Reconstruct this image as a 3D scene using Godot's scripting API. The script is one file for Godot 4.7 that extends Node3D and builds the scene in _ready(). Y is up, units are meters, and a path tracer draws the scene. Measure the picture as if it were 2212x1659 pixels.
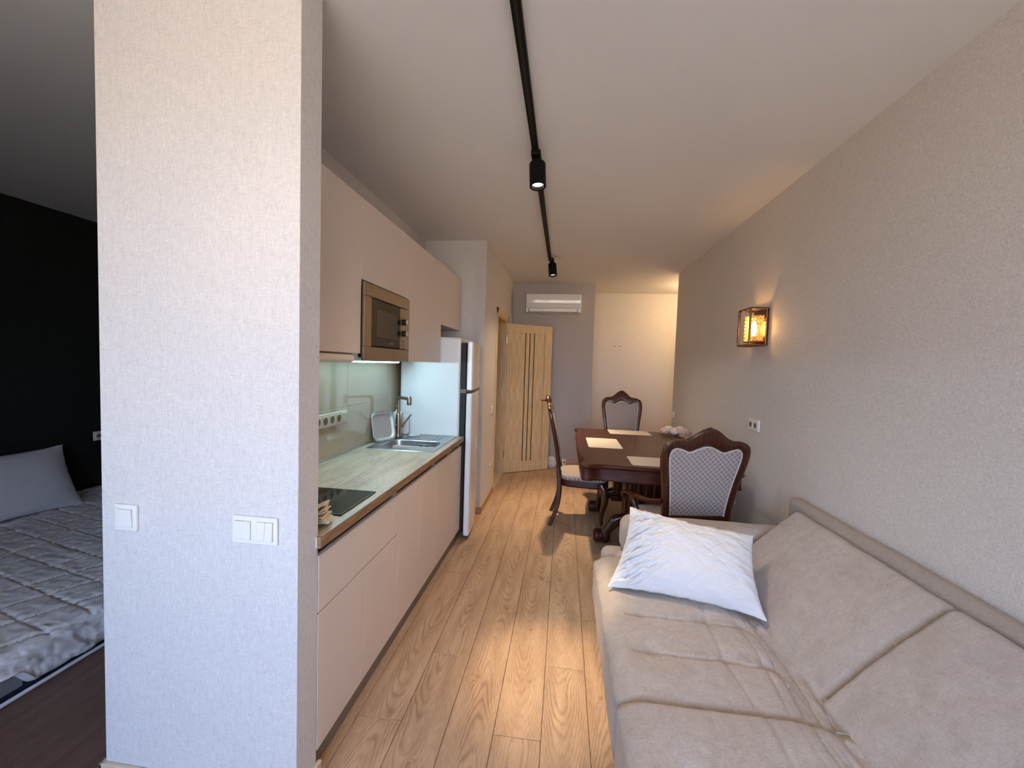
extends Node3D
# A narrow living room with a kitchenette: y up, metres, the camera stands at x = 0, z = 0 and looks along -z.

const CEIL := 2.69
const RW := 1.379        # right wall
const KW := -1.405       # wall behind the kitchen units
const CW := -0.785       # corridor wall with the inner door
const BW := -6.085       # wall with the air conditioner
const HW := -6.80        # far wall of the hallway

var M := {}
var used := {}
var rng := RandomNumberGenerator.new()


# ---------------------------------------------------------------- mesh builder
class B:
	var v := PackedVector3Array()
	var n := PackedVector3Array()
	var uv := PackedVector2Array()
	var ix := PackedInt32Array()
	var col := PackedColorArray()

	func vert(p: Vector3, nn: Vector3, t := Vector2.ZERO) -> int:
		v.append(p)
		n.append(nn)
		uv.append(t)
		return v.size() - 1

	func tri(a: int, b: int, c: int) -> void:
		var g := (v[b] - v[a]).cross(v[c] - v[a])
		if g.length_squared() < 1e-16:
			return
		if g.dot(n[a] + n[b] + n[c]) > 0.0:
			ix.append_array(PackedInt32Array([a, c, b]))
		else:
			ix.append_array(PackedInt32Array([a, b, c]))

	func quad(a: int, b: int, c: int, d: int) -> void:
		tri(a, b, c)
		tri(a, c, d)

	# plain box from corner lo to corner hi
	func box(lo: Vector3, hi: Vector3) -> B:
		var c := (lo + hi) / 2.0
		var h := (hi - lo) / 2.0
		for ax in 3:
			for s in [-1.0, 1.0]:
				var nn := Vector3.ZERO
				nn[ax] = s
				var u := (ax + 1) % 3
				var w := (ax + 2) % 3
				var id := []
				for q in [Vector2(-1, -1), Vector2(1, -1), Vector2(1, 1), Vector2(-1, 1)]:
					var p := c
					p[ax] += s * h[ax]
					p[u] += q.x * h[u]
					p[w] += q.y * h[w]
					id.append(vert(p, nn, planar(p, ax)))
				quad(id[0], id[1], id[2], id[3])
		return self

	func planar(p: Vector3, ax: int) -> Vector2:
		return Vector2(p.z, p.y) if ax == 0 else (Vector2(p.x, p.z) if ax == 1 else Vector2(p.x, p.y))

	# box with rounded edges; div: extra divisions of the flat part per axis; bend(p, normal) -> moved p
	func soft(size: Vector3, r: float, seg := 2, div := Vector3i(1, 1, 1), at := Transform3D(), bend = null) -> B:
		var h := size / 2.0
		r = minf(r, minf(h.x, minf(h.y, h.z)) * 0.999)
		var lines := []
		for ax in 3:
			var l := []
			for k in range(seg, 0, -1):
				l.append(-(h[ax] - r) - r * tan(PI / 4.0 * k / seg))
			for k in div[ax] + 1:
				l.append(lerpf(-(h[ax] - r), h[ax] - r, float(k) / div[ax]))
			for k in range(1, seg + 1):
				l.append(h[ax] - r + r * tan(PI / 4.0 * k / seg))
			lines.append(l)
		var q := h - Vector3(r, r, r)
		for ax in 3:
			var u := (ax + 1) % 3
			var w := (ax + 2) % 3
			for s in [-1.0, 1.0]:
				var ids := []
				for a in lines[u]:
					var row := []
					for b in lines[w]:
						var p := Vector3.ZERO
						p[ax] = s * h[ax]
						p[u] = a
						p[w] = b
						var inner := p.clamp(-q, q)
						var d := (p - inner).normalized()
						var pos := inner + d * r
						row.append([pos, d, planar(p, ax)])
					ids.append(row)
				if bend != null:
					for row in ids:
						for e in row:
							e.append(bend.call(e[0], e[1]))
				var vi := []
				for i in ids.size():
					var row := []
					for j in ids[i].size():
						var e: Array = ids[i][j]
						if bend != null:
							var eps := 0.004
							var t1: Vector3 = e[1].cross(Vector3(0.31, 0.77, 0.55)).normalized()
							var t2: Vector3 = e[1].cross(t1)
							var a1: Vector3 = (bend.call(e[0] + t1 * eps, e[1]) - bend.call(e[0] - t1 * eps, e[1]))
							var a2: Vector3 = (bend.call(e[0] + t2 * eps, e[1]) - bend.call(e[0] - t2 * eps, e[1]))
							var nn := a1.cross(a2).normalized()
							if nn.dot(e[1]) < 0.0:
								nn = -nn
							row.append(vert(at * e[3], (at.basis * nn).normalized(), e[2]))
						else:
							row.append(vert(at * e[0], (at.basis * e[1]).normalized(), e[2]))
					vi.append(row)
				for i in vi.size() - 1:
					for j in vi[i].size() - 1:
						quad(vi[i][j], vi[i + 1][j], vi[i + 1][j + 1], vi[i][j + 1])
		return self

	# rounded box between two corners
	func rb(lo: Vector3, hi: Vector3, r := 0.003, seg := 1) -> B:
		return soft(hi - lo, r, seg, Vector3i(1, 1, 1), Transform3D(Basis(), (lo + hi) / 2.0))

	# parametric surface: f(s, t) with s, t in 0..1; out: a point the normals turn away from (or INF to keep du x dv, flip to turn)
	func surf(nu: int, nv: int, f: Callable, cu := false, cv := false, flip := false, scale := Vector2.ONE) -> B:
		var p := []
		for i in nu + 1:
			var row := []
			for j in nv + 1:
				row.append(f.call(float(i) / nu, float(j) / nv))
			p.append(row)
		var first := v.size()
		for i in nu + 1:
			var i0 := i - 1
			var i1 := i + 1
			if cu:
				i0 = (i - 1 + nu) % nu
				i1 = (i + 1) % nu
			i0 = maxi(i0, 0)
			i1 = mini(i1, nu)
			for j in nv + 1:
				var j0 := j - 1
				var j1 := j + 1
				if cv:
					j0 = (j - 1 + nv) % nv
					j1 = (j + 1) % nv
				j0 = maxi(j0, 0)
				j1 = mini(j1, nv)
				var du: Vector3 = p[i1][j] - p[i0][j]
				var dv: Vector3 = p[i][j1] - p[i][j0]
				if du.length_squared() < 1e-14:
					var jj := j1 if j < nv / 2 else j0
					du = p[i1][jj] - p[i0][jj]
				if dv.length_squared() < 1e-14:
					var ii := i1 if i < nu / 2 else i0
					dv = p[ii][j1] - p[ii][j0]
				var nn := du.cross(dv).normalized()
				vert(p[i][j], -nn if flip else nn, Vector2(float(i) / nu * scale.x, float(j) / nv * scale.y))
		for i in nu:
			for j in nv:
				var a := first + i * (nv + 1) + j
				quad(a, a + nv + 1, a + nv + 2, a + 1)
		return self

	# tube along points; rad: one radius per point (float) or a pair (Vector2: along side, along up); pw < 1 makes it squarer
	func tube(pts: Array, rad: Array, sides := 8, caps := true, pw := 1.0, up := Vector3.UP) -> B:
		var m := pts.size()
		var tan_ := []
		for i in m:
			tan_.append(((pts[mini(i + 1, m - 1)] as Vector3) - (pts[maxi(i - 1, 0)] as Vector3)).normalized())
		var sd: Vector3 = up.cross(tan_[0])
		if sd.length() < 0.05:
			sd = Vector3.RIGHT.cross(tan_[0])
			if sd.length() < 0.05:
				sd = Vector3.BACK.cross(tan_[0])
		sd = sd.normalized()
		var rings := []
		for i in m:
			sd = (sd - tan_[i] * sd.dot(tan_[i])).normalized()
			var ud: Vector3 = (tan_[i] as Vector3).cross(sd)
			var r: Vector2 = rad[i] if rad[i] is Vector2 else Vector2(rad[i], rad[i])
			var ring := []
			for k in sides:
				var a := TAU * (k + 0.5) / sides
				var c := cos(a)
				var s := sin(a)
				ring.append((pts[i] as Vector3) + sd * (signf(c) * pow(absf(c), pw) * r.x) + ud * (signf(s) * pow(absf(s), pw) * r.y))
			rings.append(ring)
		surf(sides, m - 1, func(s: float, t: float) -> Vector3:
			return rings[int(round(t * (m - 1)))][int(round(s * sides)) % sides], true, false, false)
		if caps:
			for e in [0, m - 1]:
				var nn: Vector3 = tan_[e] * (-1.0 if e == 0 else 1.0)
				var c := vert(pts[e], nn)
				var id := []
				for q in rings[e]:
					id.append(vert(q, nn))
				for k in sides:
					tri(c, id[k], id[(k + 1) % sides])
		return self

	# turned shape: profile of (radius, height) points about the y axis
	func lathe(prof: Array, sides := 20, at := Transform3D(), smooth := true) -> B:
		var m := prof.size()
		if smooth:
			surf(sides, m - 1, func(s: float, t: float) -> Vector3:
				var q: Vector2 = prof[int(round(t * (m - 1)))]
				var a := -s * TAU
				return at * Vector3(cos(a) * q.x, q.y, sin(a) * q.x), true, false, false)
		else:
			for k in m - 1:
				var q0: Vector2 = prof[k]
				var q1: Vector2 = prof[k + 1]
				surf(sides, 1, func(s: float, t: float) -> Vector3:
					var q: Vector2 = q0.lerp(q1, t)
					var a := -s * TAU
					return at * Vector3(cos(a) * q.x, q.y, sin(a) * q.x), true, false, false)
		return self

	# outline in the xz plane raised along y; prof: (inset, y) from bottom to top; caps on both ends
	func prism(outline: PackedVector2Array, prof: Array, at := Transform3D(), sharp := false) -> B:
		var m := outline.size()
		var nrm := []
		var area := 0.0
		for i in m:
			var a := outline[i]
			var b := outline[(i + 1) % m]
			area += a.x * b.y - b.x * a.y
		for i in m:
			var d := (outline[(i + 1) % m] - outline[(i - 1 + m) % m]).normalized()
			nrm.append(Vector2(d.y, -d.x) * (1.0 if area > 0.0 else -1.0))
		var rings := []
		for q in prof:
			var ring := []
			for i in m:
				var o: Vector2 = outline[i] - nrm[i] * q.x
				ring.append(at * Vector3(o.x, q.y, o.y))
			rings.append(ring)
		var k := prof.size()
		if sharp:
			for e in k - 1:
				surf(m, 1, func(s: float, t: float) -> Vector3:
					return rings[e + int(round(t))][int(round(s * m)) % m], true, false, area > 0.0)
		else:
			surf(m, k - 1, func(s: float, t: float) -> Vector3:
				return rings[int(round(t * (k - 1)))][int(round(s * m)) % m], true, false, area > 0.0)
		for e in [0, k - 1]:
			var nn := at.basis * (Vector3.DOWN if e == 0 else Vector3.UP)
			var flat := PackedVector2Array()
			var id := []
			for i in m:
				flat.append(outline[i] - nrm[i] * prof[e].x)
				id.append(vert(rings[e][i], nn.normalized(), Vector2(flat[i].x, flat[i].y)))
			var t := Geometry2D.triangulate_polygon(flat)
			for q in range(0, t.size(), 3):
				tri(id[t[q]], id[t[q + 1]], id[t[q + 2]])
		return self

	func ball(c: Vector3, r: Vector3, nu := 10, nv := 6) -> B:
		return surf(nu, nv, func(s: float, t: float) -> Vector3:
			var a := -s * TAU
			var e := (t - 0.5) * PI
			return c + Vector3(cos(a) * cos(e) * r.x, sin(e) * r.y, sin(a) * cos(e) * r.z), true, false, false)

	func mesh() -> ArrayMesh:
		var a := []
		a.resize(Mesh.ARRAY_MAX)
		a[Mesh.ARRAY_VERTEX] = v
		a[Mesh.ARRAY_NORMAL] = n
		a[Mesh.ARRAY_TEX_UV] = uv
		a[Mesh.ARRAY_INDEX] = ix
		var am := ArrayMesh.new()
		am.add_surface_from_arrays(Mesh.PRIMITIVE_TRIANGLES, a)
		return am


# ---------------------------------------------------------------- scene helpers
func numbered(called: String) -> String:
	used[called] = used.get(called, -1) + 1
	return called if used[called] == 0 else "%s_%03d" % [called, used[called]]


func put(b: B, called: String, m: Material, parent: Node3D, at := Transform3D()) -> MeshInstance3D:
	return put_mesh(b.mesh(), called, m, parent, at)


func put_mesh(me: Mesh, called: String, m: Material, parent: Node3D, at := Transform3D()) -> MeshInstance3D:
	var o := MeshInstance3D.new()
	o.name = numbered(called) if parent == self else called
	o.mesh = me
	o.material_override = m
	o.transform = at
	parent.add_child(o, true)
	return o


func tag(o: Node3D, label: String, category: String, group := "", kind := "") -> Node3D:
	o.set_meta("label", label)
	o.set_meta("category", category)
	if group:
		o.set_meta("group", group)
	if kind:
		o.set_meta("kind", kind)
	return o


func thing(called: String, label: String, category: String, at := Vector3.ZERO, turn := 0.0, group := "") -> Node3D:
	var o := Node3D.new()
	o.name = numbered(called)
	add_child(o)
	o.position = at
	o.rotation.y = turn
	return tag(o, label, category, group)


func struct(called: String, label: String, category: String, b: B = null, m: Material = null) -> Node3D:
	var o: Node3D
	if b:
		o = put(b, called, m, self)
	else:
		o = Node3D.new()
		o.name = numbered(called)
		add_child(o)
	return tag(o, label, category, "", "structure")


func spline(ctrl: Array, count: int) -> Array:
	var out := []
	var m := ctrl.size()
	for i in count + 1:
		var t := float(i) / count * (m - 1)
		var k := mini(int(t), m - 2)
		var f := t - k
		var p0 = ctrl[maxi(k - 1, 0)]
		var p1 = ctrl[k]
		var p2 = ctrl[k + 1]
		var p3 = ctrl[mini(k + 2, m - 1)]
		out.append(p1.cubic_interpolate(p2, p0, p3, f))
	return out


func rgb(r: float, g: float, b: float) -> Color:
	return Color(r / 255.0, g / 255.0, b / 255.0)


func mat(called: String, c: Color, rough := 0.6, metal := 0.0, spec := 0.5) -> StandardMaterial3D:
	var m := StandardMaterial3D.new()
	m.resource_name = called
	m.albedo_color = c
	m.roughness = rough
	m.metallic = metal
	m.metallic_specular = spec
	M[called] = m
	return m


func world_map(m: StandardMaterial3D, tex: Texture2D, scale: Vector3, bump: Texture2D = null, depth := 0.0, in_world := true) -> void:
	m.albedo_texture = tex
	m.uv1_triplanar = true
	m.uv1_world_triplanar = in_world
	m.uv1_triplanar_sharpness = 8.0
	m.uv1_scale = scale
	if bump:
		m.heightmap_enabled = true
		m.heightmap_texture = bump
		m.heightmap_scale = depth


# ---------------------------------------------------------------- textures
func image_from(w: int, h: int, data: PackedByteArray) -> ImageTexture:
	return ImageTexture.create_from_image(Image.create_from_data(w, h, false, Image.FORMAT_RGB8, data))


# woven cloth or wallpaper: crossed short threads; mean value mid, spread amp
func weave(size: int, count: int, len_v: Vector2, len_h: Vector2, amp: float, mid: float, seed_: int, blotch := 0.0) -> ImageTexture:
	var r := RandomNumberGenerator.new()
	r.seed = seed_
	var f := PackedFloat32Array()
	f.resize(size * size)
	for k in count:
		var x := r.randi() % size
		var y := r.randi() % size
		var vert := k % 2 == 0
		var l := int(r.randf_range(len_v.x, len_v.y) if vert else r.randf_range(len_h.x, len_h.y))
		var a := r.randf_range(-1.0, 1.0)
		for q in l:
			var e := a * (1.0 - absf(2.0 * q / l - 1.0) * 0.6)
			if vert:
				f[((y + q) % size) * size + x] += e
			else:
				f[y * size + (x + q) % size] += e
	var nz := FastNoiseLite.new()
	nz.seed = seed_
	nz.frequency = 6.0 / size
	var data := PackedByteArray()
	data.resize(size * size * 3)
	for i in size * size:
		var g := mid + amp * clampf(f[i] * 0.5, -1.6, 1.6)
		if blotch > 0.0:
			# seamless: noise over a torus
			var ax := TAU * (i % size) / size
			var ay := TAU * (i / size) / size
			g += blotch * nz.get_noise_3d(cos(ax) * size * 0.25 + cos(ay) * 37.0, sin(ax) * size * 0.25, sin(ay) * size * 0.25 + cos(ay) * size * 0.2)
		var b := clampi(int(g * 255.0), 0, 255)
		data[i * 3] = b
		data[i * 3 + 1] = b
		data[i * 3 + 2] = b
	return image_from(size, size, data)


# oak board seen from above: u across the board, v along it
func oak(w: int, h: int, across: float, along: float, light: Color, dark: Color, seed_: int, ring := 1.0, knots := 1) -> ImageTexture:
	var nz := FastNoiseLite.new()
	nz.seed = seed_
	nz.frequency = 1.0
	nz.fractal_octaves = 2
	var r := RandomNumberGenerator.new()
	r.seed = seed_
	var mid := across * r.randf_range(0.3, 0.7)
	var tilt := r.randf_range(-0.02, 0.02)
	var flow := r.randf_range(0.07, 0.13) * (1.0 if r.randf() > 0.5 else -1.0)
	var kn := []
	for k in knots:
		kn.append(Vector2(across * r.randf_range(0.25, 0.75), along * r.randf_range(0.1, 0.9)))
	var data := PackedByteArray()
	data.resize(w * h * 3)
	for j in h:
		var b := along * j / h
		var cen := mid + tilt * (b - along / 2.0) + 2.0 * nz.get_noise_1d(b * 0.014 + 7.0)
		var slow := 1.6 * nz.get_noise_1d(b * 0.018 + 50.0)
		for i in w:
			var a := across * i / w
			var d := a - cen
			var q := d * d * 0.095 / (1.0 + absf(d) * 0.05) + b * flow + slow + 0.50 * nz.get_noise_2d(a * 0.14, b * 0.022) + 0.10 * nz.get_noise_2d(a * 0.7, b * 0.09)
			var spot := 0.0
			for c in kn:
				var e := Vector2((a - c.x) * 1.0, (b - c.y) * 0.55)
				var g := exp(-e.length_squared() * 0.35)
				q += g * 2.6
				spot = maxf(spot, exp(-e.length_squared() * 2.6))
			var s := 0.5 + 0.5 * sin(TAU * q * ring)
			s = s * s * s
			var fade := 0.45 + 0.55 * clampf(0.5 + 1.3 * nz.get_noise_2d(a * 0.06 + 90.0, b * 0.016), 0.0, 1.0)
			var pore := nz.get_noise_2d(a * 4.5, b * 0.16 + 300.0)
			var tone := nz.get_noise_2d(a * 0.12 + 500.0, b * 0.02)
			var t := clampf(0.18 + 0.46 * s * fade * fade + 0.34 * pore + 0.26 * tone + 0.55 * spot, 0.0, 1.0)
			var o := (j * w + i) * 3
			data[o] = int(255.0 * lerpf(light.r, dark.r, t))
			data[o + 1] = int(255.0 * lerpf(light.g, dark.g, t))
			data[o + 2] = int(255.0 * lerpf(light.b, dark.b, t))
	return image_from(w, h, data)


# upholstery: a lattice of pale threads over a darker ground with a dot in every cell
func lattice(size: int) -> ImageTexture:
	var nz := FastNoiseLite.new()
	nz.frequency = 0.35
	var data := PackedByteArray()
	data.resize(size * size * 3)
	for j in size:
		for i in size:
			var x := float(i) / size
			var y := float(j) / size
			var a := absf(fposmod(x + y, 1.0) - 0.5) * 2.0
			var b := absf(fposmod(x - y, 1.0) - 0.5) * 2.0
			var ln := maxf(smoothstep(0.80, 0.92, a), smoothstep(0.80, 0.92, b))
			var dot := smoothstep(0.55, 0.25, maxf(a, b))
			var g := lerpf(0.80 - 0.10 * dot, 1.0, ln) + 0.05 * nz.get_noise_2d(i, j)
			var c := clampi(int(g * 245.0), 0, 255)
			data[(j * size + i) * 3] = c
			data[(j * size + i) * 3 + 1] = c
			data[(j * size + i) * 3 + 2] = c
	return image_from(size, size, data)


func streaks(seed_: int, lo: Color, hi: Color, freq := 0.02, size := 256) -> NoiseTexture2D:
	var t := NoiseTexture2D.new()
	t.width = size
	t.height = size
	t.seamless = true
	var nz := FastNoiseLite.new()
	nz.seed = seed_
	nz.frequency = freq
	nz.fractal_octaves = 4
	t.noise = nz
	var g := Gradient.new()
	g.set_color(0, lo)
	g.set_color(1, hi)
	t.color_ramp = g
	return t


func materials() -> void:
	# walls
	var linen := weave(512, 26000, Vector2(6, 34), Vector2(5, 22), 0.11, 0.90, 11)
	var m := mat("linen_wallpaper", rgb(236, 230, 226), 0.72)
	world_map(m, linen, Vector3(2.0, 2.0, 2.0), linen, 0.06)
	var felt := weave(512, 60000, Vector2(3, 9), Vector2(3, 9), 0.13, 0.90, 12)
	m = mat("mottled_wallpaper", rgb(238, 229, 221), 0.7)
	world_map(m, felt, Vector3(1.3, 1.3, 1.3), felt, 0.05)
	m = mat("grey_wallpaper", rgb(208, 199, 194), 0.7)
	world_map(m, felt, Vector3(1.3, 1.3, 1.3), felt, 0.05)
	mat("ceiling_paint", rgb(230, 228, 227), 0.75)
	mat("dark_green_paint", rgb(24, 30, 27), 0.85)
	mat("light_block_grey", rgb(190, 184, 178), 0.9)  # colour of the added parapet that blocks ground light
	mat("dim_tile", rgb(128, 132, 112), 0.35)
	mat("baseboard_beige", rgb(205, 186, 160), 0.5)
	mat("baseboard_oak", rgb(176, 140, 104), 0.5)
	mat("white_plastic", rgb(236, 236, 236), 0.35)
	mat("ivory_plastic", rgb(232, 228, 220), 0.4)
	mat("beige_plastic", rgb(196, 184, 164), 0.4)
	mat("socket_brown", rgb(104, 86, 66), 0.6)
	mat("slot_black", rgb(20, 20, 20), 0.7)
	# boards
	for k in 5:
		m = mat("oak_board_%d" % k, Color.WHITE, 0.42)
		m.albedo_texture = oak(160, 1024, 19.3, 121.5, rgb(192, 162, 132), rgb(128, 99, 75), 41 + k * 7, 1.0, 1 + k % 2)
	for k in 2:  # darker board colour for the bedroom side
		m = mat("darker_board_%d" % k, Color.WHITE, 0.45)
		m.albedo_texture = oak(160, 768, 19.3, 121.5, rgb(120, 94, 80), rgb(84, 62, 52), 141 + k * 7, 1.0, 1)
	mat("board_bed", rgb(96, 70, 50), 0.7)
	m = mat("worktop_oak", Color.WHITE, 0.4)
	m.albedo_texture = oak(256, 1024, 62.0, 205.0, rgb(190, 177, 154), rgb(120, 107, 88), 97, 0.35, 0)
	m.uv1_scale = Vector3(1.0 / 0.62, 1.0 / 2.05, 1)
	m = mat("worktop_edge", rgb(255, 255, 255), 0.45)
	world_map(m, streaks(5, rgb(120, 92, 66), rgb(172, 138, 104), 0.03), Vector3(9, 9, 0.9))
	# kitchen
	m = mat("cashmere_front", rgb(222, 207, 195), 0.38)
	mat("cabinet_body", rgb(214, 206, 198), 0.5)
	mat("channel_grey", rgb(120, 108, 98), 0.5)
	mat("plinth_grey", rgb(132, 116, 102), 0.5)
	m = mat("gloss_tile", rgb(170, 155, 132), 0.05)
	m.clearcoat_enabled = true
	m.clearcoat = 0.6
	m.clearcoat_roughness = 0.03
	mat("grout", rgb(214, 206, 190), 0.8)
	mat("steel", rgb(176, 178, 180), 0.28, 1.0)
	mat("satin_steel", rgb(206, 210, 214), 0.5, 0.85)
	mat("brushed_steel", rgb(150, 137, 122), 0.36, 1.0)
	mat("nickel", rgb(164, 150, 132), 0.3, 1.0)
	mat("chrome", rgb(210, 210, 212), 0.12, 1.0)
	mat("hob_glass", rgb(10, 10, 11), 0.08)
	mat("hob_print", rgb(96, 96, 98), 0.3)
	mat("oven_glass", rgb(22, 17, 14), 0.1, 0.0, 0.28)
	mat("oven_window", rgb(58, 50, 43), 0.14, 0.0, 0.28)
	mat("white_enamel", rgb(238, 240, 242), 0.3)
	mat("white_gloss", rgb(236, 236, 238), 0.07)
	mat("gasket", rgb(28, 30, 34), 0.6)
	m = mat("waffle_cloth", rgb(206, 188, 160), 0.95)
	# light fittings
	mat("black_metal", rgb(5, 5, 5), 0.5, 0.0, 0.3)
	m = mat("spot_lens", Color.WHITE, 0.3)
	m.emission_enabled = true
	m.emission = rgb(255, 246, 230)
	m.emission_energy_multiplier = 2.2
	m = mat("led_glow", Color.WHITE, 0.4)
	m.emission_enabled = true
	m.emission = rgb(184, 236, 255)
	m.emission_energy_multiplier = 30.0
	m = mat("bulb_glow", Color.WHITE, 0.4)
	m.emission_enabled = true
	m.emission = rgb(255, 212, 128)
	m.emission_energy_multiplier = 22.0
	m = mat("hall_glow", Color.WHITE, 0.4)
	m.emission_enabled = true
	m.emission = rgb(255, 214, 150)
	m.emission_energy_multiplier = 3.0
	m = mat("crystal", Color(1.0, 0.88, 0.58, 0.34), 0.08)
	m.transparency = BaseMaterial3D.TRANSPARENCY_ALPHA
	mat("bronze", rgb(126, 92, 66), 0.25, 1.0)
	m = mat("pane_glass", Color(1, 1, 1, 0.06), 0.02)
	m.transparency = BaseMaterial3D.TRANSPARENCY_ALPHA
	# furniture
	m = mat("mahogany", Color.WHITE, 0.38, 0.0, 0.3)
	world_map(m, streaks(8, rgb(44, 18, 10), rgb(86, 40, 24), 0.02), Vector3(1.2, 12, 12), null, 0.0, false)
	m.clearcoat_enabled = true
	m.clearcoat = 0.12
	m.clearcoat_roughness = 0.28
	m = mat("mahogany_upright", Color.WHITE, 0.26)
	world_map(m, streaks(9, rgb(46, 20, 11), rgb(84, 40, 23), 0.02), Vector3(12, 1.2, 12), null, 0.0, false)
	m.clearcoat_enabled = true
	m.clearcoat = 0.3
	m.clearcoat_roughness = 0.18
	m = mat("lattice_fabric", rgb(200, 184, 178), 0.85)
	m.albedo_texture = lattice(96)
	m.uv1_scale = Vector3(30, 30, 1)
	mat("piping_fabric", rgb(206, 194, 190), 0.85)
	var sofa := weave(512, 44000, Vector2(3, 12), Vector2(4, 16), 0.13, 0.85, 21, 0.05)
	m = mat("sofa_fabric", rgb(212, 199, 188), 0.92)
	world_map(m, sofa, Vector3(1.9, 1.9, 1.9), sofa, 0.10)
	m.rim_enabled = true
	m.rim = 0.25
	m.rim_tint = 0.6
	m = mat("sofa_smooth_fabric", rgb(196, 182, 170), 0.95)
	world_map(m, sofa, Vector3(6, 6, 6), sofa, 0.03)
	mat("seam_thread", rgb(128, 112, 100), 0.95)
	m = mat("white_cotton", rgb(226, 224, 223), 0.9)
	m = mat("grey_cotton", rgb(222, 222, 230), 0.92)
	m = mat("quilt_cotton", rgb(226, 223, 223), 0.92)
	mat("navy_ticking", rgb(22, 26, 50), 0.85)
	mat("mattress_grey", rgb(120, 118, 124), 0.85)
	m = mat("place_mat", rgb(222, 214, 202), 0.75)
	var mw := weave(128, 2600, Vector2(4, 20), Vector2(10, 60), 0.06, 0.93, 31)
	m.albedo_texture = mw
	m.uv1_scale = Vector3(6, 6, 1)
	m = mat("door_oak", Color.WHITE, 0.5)
	world_map(m, streaks(14, rgb(206, 176, 132), rgb(240, 212, 170), 0.016), Vector3(10, 0.7, 10), null, 0.0, false)
	mat("smoked_glass", rgb(44, 30, 22), 0.15)
	mat("petal_pink", rgb(236, 206, 196), 0.8)
	mat("petal_cream", rgb(244, 232, 218), 0.8)
	mat("stem_green", rgb(92, 108, 72), 0.8)


# ---------------------------------------------------------------- scene
func _ready() -> void:
	rng.seed = 5
	# camera
	var cam := Camera3D.new()
	cam.name = "camera"
	cam.position = Vector3(0, 1.5, 0)
	cam.rotation = Vector3(-0.04842, 0.12509, 0.03192)
	cam.fov = 86.355
	cam.near = 0.05
	cam.far = 60.0
	add_child(cam)
	# sky seen through the window behind the camera
	var we := WorldEnvironment.new()
	we.name = "environment"
	var env := Environment.new()
	env.background_mode = Environment.BG_SKY
	var sm := ProceduralSkyMaterial.new()
	sm.sky_top_color = rgb(144, 181, 235)
	sm.sky_horizon_color = rgb(205, 218, 238)
	sm.ground_bottom_color = rgb(190, 178, 164)
	sm.ground_horizon_color = rgb(214, 204, 192)
	sm.sun_angle_max = 1.0
	var sky := Sky.new()
	sky.sky_material = sm
	env.sky = sky
	env.background_energy_multiplier = 19.0
	env.tonemap_mode = Environment.TONE_MAPPER_LINEAR
	env.tonemap_exposure = 1.18
	env.sdfgi_enabled = true
	env.ssao_enabled = true
	env.ssil_enabled = true
	we.environment = env
	add_child(we)
	materials()
	shell()
	floor_boards()
	inner_door()
	kitchen()
	sink_and_taps()
	uppers()
	fridge()
	air_conditioner()
	track_lights()
	wall_lamp()
	wall_plates()
	hall_lamp()
	dining()
	sofa()
	sofa_pillow()
	bedroom()
	small_things()
	seat_origins()


# things built in room coordinates get their own origin at the middle of their base
func seat_origins() -> void:
	for o in get_children():
		if not o is Node3D or o is MeshInstance3D or o is Camera3D or not o.has_meta("label") or o.position != Vector3.ZERO or o.rotation != Vector3.ZERO:
			continue
		var box := AABB()
		var first := true
		for q in o.find_children("*", "MeshInstance3D", true, false):
			var g: AABB = q.global_transform * q.get_aabb()
			box = g if first else box.merge(g)
			first = false
		if first:
			continue
		var c := box.get_center()
		var base := Vector3(c.x, box.position.y, c.z)
		o.position = base
		for q in o.get_children():
			if q is Node3D:
				q.position -= base


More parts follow.
